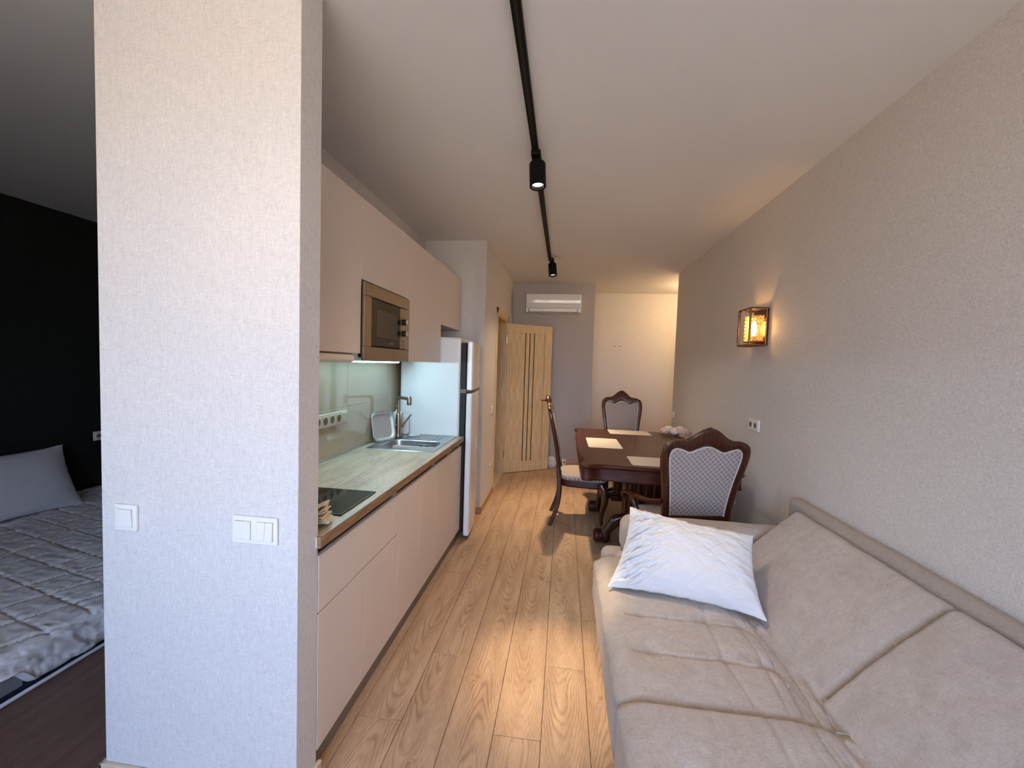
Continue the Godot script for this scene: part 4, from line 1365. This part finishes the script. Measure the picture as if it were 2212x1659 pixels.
func dining() -> void:
	var c := Vector3(0.715, 0, -3.89)
	var t := thing("dining_table", "large mahogany dining table with scalloped edge and pedestal feet", "table", c)
	var q := [Vector2(0.575, 0), Vector2(0.573, 0.42), Vector2(0.560, 0.60), Vector2(0.542, 0.685), Vector2(0.540, 0.735), Vector2(0.556, 0.775), Vector2(0.572, 0.805), Vector2(0.574, 0.850), Vector2(0.562, 0.885), Vector2(0.532, 0.900), Vector2(0.492, 0.898), Vector2(0.455, 0.882), Vector2(0.420, 0.872), Vector2(0.36, 0.876), Vector2(0.22, 0.892), Vector2(0, 0.900)]
	var quarter := spline(q, 40)
	var ol := PackedVector2Array()
	for k in 41:
		ol.append(quarter[k])
	for k in range(39, -1, -1):
		ol.append(Vector2(-quarter[k].x, quarter[k].y))
	for k in range(1, 41):
		ol.append(Vector2(-quarter[k].x, -quarter[k].y))
	for k in range(39, 0, -1):
		ol.append(Vector2(quarter[k].x, -quarter[k].y))
	var y := 0.787
	put(B.new().prism(ol, [Vector2(0.020, y - 0.034), Vector2(0.008, y - 0.030), Vector2(0.002, y - 0.022), Vector2(0.0, y - 0.014), Vector2(0.003, y - 0.007), Vector2(0.009, y - 0.005), Vector2(0.012, y - 0.001), Vector2(0.018, y)]), "tabletop", M.mahogany, t)
	put(B.new().prism(ol, [Vector2(0.030, y - 0.125), Vector2(0.016, y - 0.122), Vector2(0.013, y - 0.112), Vector2(0.018, y - 0.104), Vector2(0.020, y - 0.034)]), "apron", M.mahogany, t)
	for s in [-1.0, 1.0]:
		var p := Node3D.new()
		p.name = "pedestal"
		t.add_child(p, true)
		p.position = Vector3(0, 0, s * 0.37)
		put(B.new().rb(Vector3(-0.20, 0.63, -0.10), Vector3(0.20, 0.665, 0.10), 0.01).rb(Vector3(-0.175, 0.20, -0.075), Vector3(0.175, 0.63, 0.075), 0.008).rb(Vector3(-0.195, 0.15, -0.09), Vector3(0.195, 0.21, 0.09), 0.012), "column", M.mahogany_upright, p)
		for f in [-1.0, 1.0]:
			for k in 5:
				put(B.new().tube([Vector3(-0.13 + k * 0.065, 0.23, f * 0.072), Vector3(-0.13 + k * 0.065, 0.57, f * 0.072)], [0.020, 0.020], 10), "flute", M.mahogany_upright, p)
				put(B.new().ball(Vector3(-0.13 + k * 0.065, 0.602, f * 0.076), Vector3(0.006, 0.006, 0.005), 8, 6), "stud", M.chrome, p)
		for f in [-1.0, 1.0]:
			var w := spline([Vector3(f * 0.12, 0.22, 0), Vector3(f * 0.22, 0.20, 0), Vector3(f * 0.29, 0.13, 0), Vector3(f * 0.335, 0.075, 0)], 12)
			var r := []
			for k in 13:
				r.append(Vector2(0.045, lerpf(0.055, 0.035, k / 12.0)))
			put(B.new().tube(w, r, 12, true, 0.7), "foot", M.mahogany_upright, p)
			put(B.new().lathe([Vector2(0, -0.07), Vector2(0.045, -0.068), Vector2(0.056, -0.05), Vector2(0.058, -0.02), Vector2(0.052, -0.014), Vector2(0.060, -0.006), Vector2(0.060, 0.006), Vector2(0.052, 0.014), Vector2(0.058, 0.02), Vector2(0.056, 0.05), Vector2(0.045, 0.068), Vector2(0, 0.07)], 20, Transform3D(Basis(Vector3.BACK, PI / 2), Vector3(f * 0.345, 0.0605, 0))), "scroll", M.mahogany, p)
	chair("carved mahogany armchair with its padded lattice back towards the sofa", Vector3(0.838, 0, -2.945), -2.97, 1.150, true)
	chair("carved mahogany chair seen from the side at the table's kitchen side", Vector3(0.205, 0, -4.0), PI / 2, 1.205, false)
	chair("carved mahogany chair at the far end of the table facing the camera", Vector3(0.748, 0, -5.03), 0.0, 1.205, false)
	var mats := [[Vector3(0.392, y, -3.90), Vector2(0.30, 0.49), "cream woven placemat before the chair on the kitchen side"], [Vector3(0.735, y, -4.615), Vector2(0.44, 0.29), "cream woven placemat before the far chair"], [Vector3(0.745, y, -3.215), Vector2(0.44, 0.30), "cream woven placemat nearest the armchair"]]
	for e in mats:
		var pm := PackedVector2Array()
		var h: Vector2 = e[1] / 2.0
		for k in 4:
			var cc := Vector2(h.x - 0.02, h.y - 0.02) * Vector2([1, -1, -1, 1][k], [1, 1, -1, -1][k])
			for a in 4:
				var an := PI / 2 * k + PI / 2 * a / 3.0
				pm.append(cc + Vector2(cos(an), sin(an)) * 0.02)
		var o := put(B.new().prism(pm, [Vector2(0.001, 0.0), Vector2(0, 0.0012), Vector2(0.0008, 0.0022)], Transform3D(), true), "placemat", M.place_mat, self, Transform3D(Basis(), e[0]))
		tag(o, e[2], "placemat", "cream placemats on the dining table")


# ---------------------------------------------------------------- sofa
func smooth_dip(p: Vector2, c: Vector2, r: float) -> float:
	var d := (p - c).length() / r
	return exp(-d * d)


func sofa() -> void:
	var t := thing("sofa", "long beige chenille sofa along the right wall with tufted seat", "sofa")
	var fab: Material = M.sofa_fabric
	var tight := 0.032
	var nz := FastNoiseLite.new()
	nz.seed = 3
	nz.frequency = 1.0
	# frame parts
	put(B.new().soft(Vector3(1.08, 0.26, 2.95), 0.03, 3, Vector3i(1, 1, 1), Transform3D(Basis(), Vector3(0.80, 0.16, -0.98))), "base", M.sofa_smooth_fabric, t)
	put(B.new().soft(Vector3(0.078, 0.745, 2.86), 0.036, 4, Vector3i(1, 4, 24), Transform3D(Basis(), Vector3(1.336, 0.424, -1.07)), func(p: Vector3, _n: Vector3) -> Vector3:
		return p + Vector3(0.004 * nz.get_noise_2d(p.z * 3.0, p.y * 3.0), 0.004 * nz.get_noise_1d(p.z * 2.5), 0)), "back_frame", M.sofa_smooth_fabric, t)
	for x in [0.33, 1.28]:
		for z in [-2.38, 0.42]:
			put(B.new().lathe([Vector2(0, 0), Vector2(0.022, 0), Vector2(0.028, 0.035), Vector2(0, 0.035)], 12, Transform3D(Basis(), Vector3(x, 0, z)), false), "foot", M.slot_black, t)
	# far arm: a rounded pad on a lower roll
	put(B.new().soft(Vector3(0.93, 0.22, 0.17), 0.065, 5, Vector3i(16, 3, 3), Transform3D(Basis(), Vector3(0.835, 0.508, -2.475)), func(p: Vector3, _n: Vector3) -> Vector3:
		return p + Vector3(0, 0.006 * nz.get_noise_2d(p.x * 4.0, p.z * 6.0), 0.006 * nz.get_noise_2d(p.x * 5.0, p.y * 5.0 + 9.0))), "arm", fab, t)
	put(B.new().soft(Vector3(0.98, 0.36, 0.15), 0.05, 4, Vector3i(1, 2, 1), Transform3D(Basis(), Vector3(0.755, 0.235, -2.47))), "arm_roll", fab, t)
	put(B.new().soft(Vector3(0.93, 0.13, 0.11), 0.045, 4, Vector3i(1, 1, 1), Transform3D(Basis(), Vector3(0.795, 0.375, -2.375))), "arm_fold", fab, t)
	put(B.new().soft(Vector3(0.93, 0.40, 0.17), 0.065, 5, Vector3i(1, 1, 1), Transform3D(Basis(), Vector3(0.83, 0.43, 0.43))), "arm", fab, t)
	# seat cushions with buttons and gathered folds at the crease
	for c in 2:
		var z0: float = [-2.32, -1.300][c]
		var z1: float = [-1.308, 0.32][c]
		var centre := Vector3(0.60, 0.320 + 0.018 * c, (z0 + z1) / 2.0)
		var tufts := []
		for zz in ([-1.79, -1.56, -2.05] if c == 0 else [-1.06, -0.83, -0.58, -0.3]):
			for xx in [0.365, 0.64, 0.79]:
				tufts.append(Vector2(xx, zz))
		var bend := func(p: Vector3, n: Vector3) -> Vector3:
			var g := p + centre
			var up := clampf(n.y, 0.0, 1.0)
			var d := 0.0
			var xz := Vector2(g.x, g.z)
			for e in tufts:
				d -= 0.018 * smooth_dip(xz, e, 0.028) + 0.010 * smooth_dip(xz, e, 0.10)
			# stitched scallops between neighbouring buttons of a row
			for e in [0, 3, 6, 9]:
				if e + 2 < tufts.size():
					var zr: float = tufts[e].y
					var l := (g.x - 0.365) / 0.275
					if g.x > 0.30 and g.x < 0.82:
						var arc := zr + 0.030 * absf(sin(PI * (l if l < 1.0 else (g.x - 0.64) / 0.15)))
						var w := (g.z - arc) / 0.008
						d -= 0.0085 * exp(-w * w)
			# long seam across columns
			var w2 := (g.x - 0.64 - 0.010 * sin(g.z * 9.0)) / 0.009
			d -= 0.0055 * exp(-w2 * w2) * smoothstep(-2.3, -1.9, g.z)
			# slope and long folds towards the crease
			var near := smoothstep(0.72, 0.96, g.x)
			d -= 0.060 * near
			var run := g.x * 26.0 + 3.2 * nz.get_noise_2d(g.z * 1.6, g.x * 1.4)
			d += near * 0.015 * sin(run * 2.4) * (0.6 + 0.6 * nz.get_noise_2d(g.z * 3.0, 4.0))
			# sharp gathers running along the crease
			var gt := (g.x - 0.70 + 0.030 * nz.get_noise_1d(g.z * 1.5) + 0.035 * (g.z + 1.33)) / 0.046
			var gw := clampf(0.45 + 1.1 * nz.get_noise_2d(g.z * 1.3, floor(gt) * 7.3), 0.0, 1.0) * smoothstep(0.70, 0.80, g.x)
			var ge := (1.0 - absf(fposmod(gt, 1.0) - 0.5) * 2.0) / 0.30
			d -= 0.014 * gw * exp(-ge * ge)
			# fine wrinkles leaving the crease
			d += 0.0035 * smoothstep(0.55, 0.95, g.x) * nz.get_noise_2d(g.x * 22.0 - g.z * 7.0, g.z * 5.0)
			d += 0.004 * nz.get_noise_2d(g.x * 4.0, g.z * 4.0)
			# crown
			var q := (g.z - (z0 + z1) / 2.0) / ((z1 - z0) / 2.0)
			d += 0.012 * (1.0 - pow(q, 6.0))
			# rolled front edge
			var roll := smoothstep(0.30, 0.205, g.x)
			d -= 0.035 * roll * roll
			return p + Vector3(0, d * up, 0) + Vector3(0.004 * nz.get_noise_2d(g.z * 5.0, g.y * 8.0), 0, 0)
		put(B.new().soft(Vector3(0.79, 0.235, z1 - z0), tight, 5, Vector3i(130, 3, 150), Transform3D(Basis(), centre), bend), "seat_cushion", fab, t)
	# reclined back cushions
	var dirn := Vector3(0.700, 0.714, 0).normalized()
	var nrm := Vector3(-dirn.y, dirn.x, 0)
	for c in 2:
		var z0: float = [-2.345, -1.440][c]
		var z1: float = [-1.446, 0.32][c]
		var len_ := 0.545
		var thick := 0.10
		# face line runs from (0.90, 0.40) upwards
		var mid := Vector3(0.885, 0.385, (z0 + z1) / 2.0) + dirn * (len_ / 2.0) - nrm * (thick / 2.0 - 0.018 * c)
		var bs := Basis(dirn, nrm, Vector3(0, 0, 1))
		var zl := z1 - z0
		var bend := func(p: Vector3, n: Vector3) -> Vector3:
			var up := clampf(n.y, 0.0, 1.0)
			var a := p.x / (len_ / 2.0)
			var q := p.z / (zl / 2.0)
			var d := 0.022 * (1.0 - a * a) * (1.0 - 0.6 * pow(q, 8.0))
			d += 0.005 * nz.get_noise_2d(p.x * 4.0 + 5.0, p.z * 4.0)
			var near := smoothstep(0.55, 1.0, -a)
			d += near * 0.006 * sin(p.x * 95.0 + 5.0 * nz.get_noise_2d(p.z * 2.0, 1.0)) * (0.5 + 0.5 * nz.get_noise_1d(p.z * 4.0 + c * 9.0))
			d += 0.002 * nz.get_noise_2d(p.x * 16.0 + p.z * 4.0, p.z * 9.0)
			return p + Vector3(0.008 * nz.get_noise_1d(p.z * 3.0 + 2.0) * smoothstep(0.3, 1.0, a), d * up, 0)
		put(B.new().soft(Vector3(len_, thick, zl), tight, 5, Vector3i(64, 3, 90), Transform3D(bs, mid), bend), "back_cushion", fab, t)
	# gathered strip of cloth in the crease
	put(B.new().surf(120, 40, func(s: float, q: float) -> Vector3:
		var z := lerpf(-2.30, 0.30, s)
		var x := lerpf(0.86, 0.965, q)
		var fold := sin(q * 30.0 + 5.0 * nz.get_noise_1d(z * 1.7)) * 0.007 + sin(q * 12.0 + z * 3.0) * 0.006
		return Vector3(x + 0.012 * nz.get_noise_1d(z * 2.0 + 30.0), 0.388 + 0.035 * q * q + fold, z), false, false, true), "crease_strip", fab, t)


# a filled pillow in its own axes: x across, y thickness, z up the face; size from seam to seam
func pillow_mesh(w: float, h: float, thick: float, nx: int, nz_: int, wrinkle: float, quilt: float, seed_: int, skew := 0.0) -> ArrayMesh:
	var nz := FastNoiseLite.new()
	nz.seed = seed_
	nz.frequency = 1.0
	var b := B.new()
	for side in [1.0, -1.0]:
		b.surf(nx, nz_, func(s: float, t: float) -> Vector3:
			var u := s * 2.0 - 1.0
			var v := t * 2.0 - 1.0
			# pulled-in edges leave pointed corners
			var x := u * (1.0 - 0.075 * (1.0 - v * v) * absf(u)) * w / 2.0
			var z := v * (1.0 - 0.10 * (1.0 - u * u) * absf(v)) * h / 2.0
			x += skew * (v + 1.0) / 2.0 * (1.0 - u) / 2.0
			z -= skew * 0.7 * (v + 1.0) / 2.0 * (u + 1.0) / 2.0
			var f := pow(maxf(0.0, 1.0 - pow(absf(u), 2.6)), 0.62) * pow(maxf(0.0, 1.0 - pow(absf(v), 2.4)), 0.60)
			var y := thick / 2.0 * f
			if quilt > 0.0:
				var k1 := absf(fposmod((x + z * 1.15) / 0.115, 1.0) - 0.5) * 2.0
				var k2 := absf(fposmod((x - z * 1.25 + 0.03) / 0.125, 1.0) - 0.5) * 2.0
				y -= quilt * f * (exp(-pow((1.0 - k1) / 0.10, 2.0)) + exp(-pow((1.0 - k2) / 0.10, 2.0)))
			var edge := minf(1.0, f * 2.5)
			var pull := 1.0 - 0.75 * smoothstep(0.0, 0.55, minf(1.0 - absf(u), 1.0 - absf(v)))
			y += wrinkle * edge * (0.35 + pull) * (nz.get_noise_2d(x * 5.0 + z * 3.0, z * 13.0) * 0.8 + 0.25 * nz.get_noise_2d(x * 16.0, z * 22.0 + 40.0))
			y += wrinkle * 2.4 * edge * smoothstep(0.1, 0.9, -u) * (0.6 - absf(nz.get_noise_2d(x * 5.0 + 3.0, z * 15.0 - x * 9.0)) * 2.2)
			return Vector3(x + 0.004 * nz.get_noise_1d(z * 18.0) * absf(u), side * maxf(y, 0.0015), z + 0.005 * nz.get_noise_1d(x * 16.0 + 8.0) * absf(v)), false, false, side > 0.0)
	return b.mesh()


func sofa_pillow() -> void:
	var me := pillow_mesh(0.665, 0.45, 0.20, 160, 120, 0.015, 0.0022, 77, 0.075)
	# bottom edge on the seat, leaning back on the far arm; tipped so that the left corner stands highest
	var o := put_mesh(me, "sofa_pillow", M.white_cotton, self)
	var bl := Vector3(0.262, 0.480, -1.960)
	var br := Vector3(0.868, 0.462, -1.850)
	var tl := Vector3(0.385, 0.705, -2.22)
	var xa := (br - bl).normalized()
	var za := (tl - bl - xa * (tl - bl).dot(xa)).normalized()
	var ya := za.cross(xa).normalized()
	o.transform = Transform3D(Basis(xa, ya, za), bl + xa * 0.318 + za * 0.195)
	tag(o, "white quilted pillow leaning on the sofa arm", "pillow")


# ---------------------------------------------------------------- bedroom seen past the partition
func bedroom() -> void:
	var t := thing("bed_mattress", "low mattress with grey quilted cover in the dark bedroom", "bed")
	put(B.new().soft(Vector3(2.05, 0.165, 2.15), 0.03, 3, Vector3i(1, 1, 1), Transform3D(Basis(), Vector3(-3.30, 0.088, -2.345))), "mattress", M.navy_ticking, t)
	var pip := []
	for e in [Vector3(-2.268, 0.012, -3.42), Vector3(-2.268, 0.012, -1.30), Vector3(-2.30, 0.012, -1.266), Vector3(-4.30, 0.012, -1.266)]:
		pip.append(e)
	put(B.new().tube(pip, [0.009, 0.009, 0.009, 0.009], 8), "piping", M.grey_cotton, t)
	put(B.new().rb(Vector3(-2.274, 0.045, -1.43), Vector3(-2.2705, 0.13, -1.29), 0.002), "label_patch", M.mattress_grey, t)
	var nz := FastNoiseLite.new()
	nz.seed = 9
	nz.frequency = 1.0
	var centre := Vector3(-3.30, 0.134, -2.36)
	put(B.new().soft(Vector3(2.13, 0.186, 2.14), 0.045, 5, Vector3i(150, 6, 150), Transform3D(Basis(), centre), func(p: Vector3, n: Vector3) -> Vector3:
		var g := p + centre
		var up := maxf(n.y, 0.0)
		var out := maxf(n.x, 0.0)
		var k1 := absf(fposmod((g.x + g.z * 0.55) / 0.24, 1.0) - 0.5) * 2.0
		var k2 := absf(fposmod((g.z - g.x * 0.22) / 0.17, 1.0) - 0.5) * 2.0
		var q := -0.010 * (exp(-pow((1.0 - k1) / 0.09, 2.0)) + exp(-pow((1.0 - k2) / 0.09, 2.0)))
		q += 0.006 * nz.get_noise_2d(g.x * 5.0, g.z * 14.0) + 0.004 * nz.get_noise_2d(g.x * 20.0, g.z * 9.0)
		var side := 0.016 * nz.get_noise_2d(g.z * 9.0 - g.y * 14.0, g.y * 7.0) + 0.006 * nz.get_noise_2d(g.z * 26.0, g.y * 12.0)
		var low := smoothstep(0.02, -0.09, p.y)
		var hem := low * (0.075 * smoothstep(-1.46, -1.38, g.z) + 0.008 * sin(g.z * 5.0 + 1.0) + 0.010 * nz.get_noise_1d(g.z * 7.0))
		return p + Vector3(side * out, q * up + hem, 0)), "quilted_cover", M.quilt_cotton, t)
	var o := put_mesh(pillow_mesh(0.72, 0.54, 0.20, 60, 50, 0.006, 0.0, 31), "bed_pillow", M.grey_cotton, self)
	var xa := Vector3(0.06, -0.02, -1.0).normalized()
	var za := Vector3(-0.42, 0.86, 0.0).normalized()
	za = (za - xa * za.dot(xa)).normalized()
	o.transform = Transform3D(Basis(xa, za.cross(xa), za), Vector3(-4.10, 0.462, -2.565))
	tag(o, "pale grey pillow propped against the dark bedroom wall", "pillow")


# ---------------------------------------------------------------- small things
func small_things() -> void:
	# bunch of cloth flowers on the far right of the table
	var t := thing("flower_bunch", "bunch of pink and cream cloth flowers on the table by the wall", "flowers", Vector3(1.215, 0.787, -4.60))
	var fz := FastNoiseLite.new()
	fz.seed = 12
	fz.frequency = 1.0
	for k in 7:
		var c := Vector3([-0.105, -0.055, 0.0, 0.055, 0.105, -0.02, 0.045][k], [0.042, 0.060, 0.058, 0.062, 0.044, 0.046, 0.044][k], [0.0, -0.03, 0.03, -0.02, 0.01, 0.07, 0.065][k])
		put(B.new().surf(40, 24, func(s: float, q: float) -> Vector3:
			var a := -s * TAU
			var e := (q - 0.5) * PI
			var n := Vector3(cos(a) * cos(e), sin(e), sin(a) * cos(e))
			var ruffle := 0.5 + 0.5 * sin(5.0 * a + 9.0 * e + k * 2.0 + 2.5 * fz.get_noise_3d(n.x * 2.0 + k, n.y * 2.0, n.z * 2.0))
			return c + n * (0.030 + 0.013 * ruffle * cos(e) + 0.008 * fz.get_noise_3d(n.x * 4.0, n.y * 4.0 + k, n.z * 4.0)) * Vector3(1.15, 0.95, 1.1), true, false, false), "blossom", M.petal_pink if k % 2 == 0 else M.petal_cream, t)
	for k in 3:
		put(B.new().tube(spline([Vector3(-0.02 + 0.03 * k, 0.03, 0.0), Vector3(0.03 + 0.02 * k, 0.012, -0.05), Vector3(0.07, 0.006, -0.11 - 0.02 * k)], 8), [0.003, 0.003, 0.003, 0.003, 0.003, 0.003, 0.003, 0.003, 0.003], 6), "stem", M.stem_green, t)
	# crumpled cloth and a white box on the floor behind the door
	var nz := FastNoiseLite.new()
	nz.seed = 4
	nz.frequency = 1.0
	var o := put(B.new().surf(36, 22, func(s: float, q: float) -> Vector3:
		var a := -s * TAU
		var e := (q - 0.5) * PI
		var r := 1.0 + 0.35 * nz.get_noise_3d(cos(a) * 2.2, sin(e) * 2.6, sin(a) * 2.2)
		return Vector3(cos(a) * cos(e) * 0.07 * r, maxf(0.0, 0.075 + sin(e) * 0.09 * r), sin(a) * cos(e) * 0.06 * r), true, false, false), "crumpled_cloth", M.white_cotton, self, Transform3D(Basis(), Vector3(-0.135, 0.0, -5.985)))
	tag(o, "crumpled white cloth on the floor behind the open door", "cloth")
	t = thing("extension_socket", "small white socket box on the floor by the back wall", "socket", Vector3(0.045, 0.0, -6.03), 0.1)
	put(B.new().soft(Vector3(0.075, 0.125, 0.05), 0.008, 2, Vector3i(1, 1, 1), Transform3D(Basis(), Vector3(0, 0.0625, 0))), "box", M.white_plastic, t)
	put(B.new().lathe([Vector2(0, 0), Vector2(0.012, 0), Vector2(0.012, 0.001), Vector2(0, 0.001)], 14, Transform3D(Basis(Vector3.RIGHT, PI / 2), Vector3(0.008, 0.085, 0.0252)), false), "opening", M.slot_black, t)
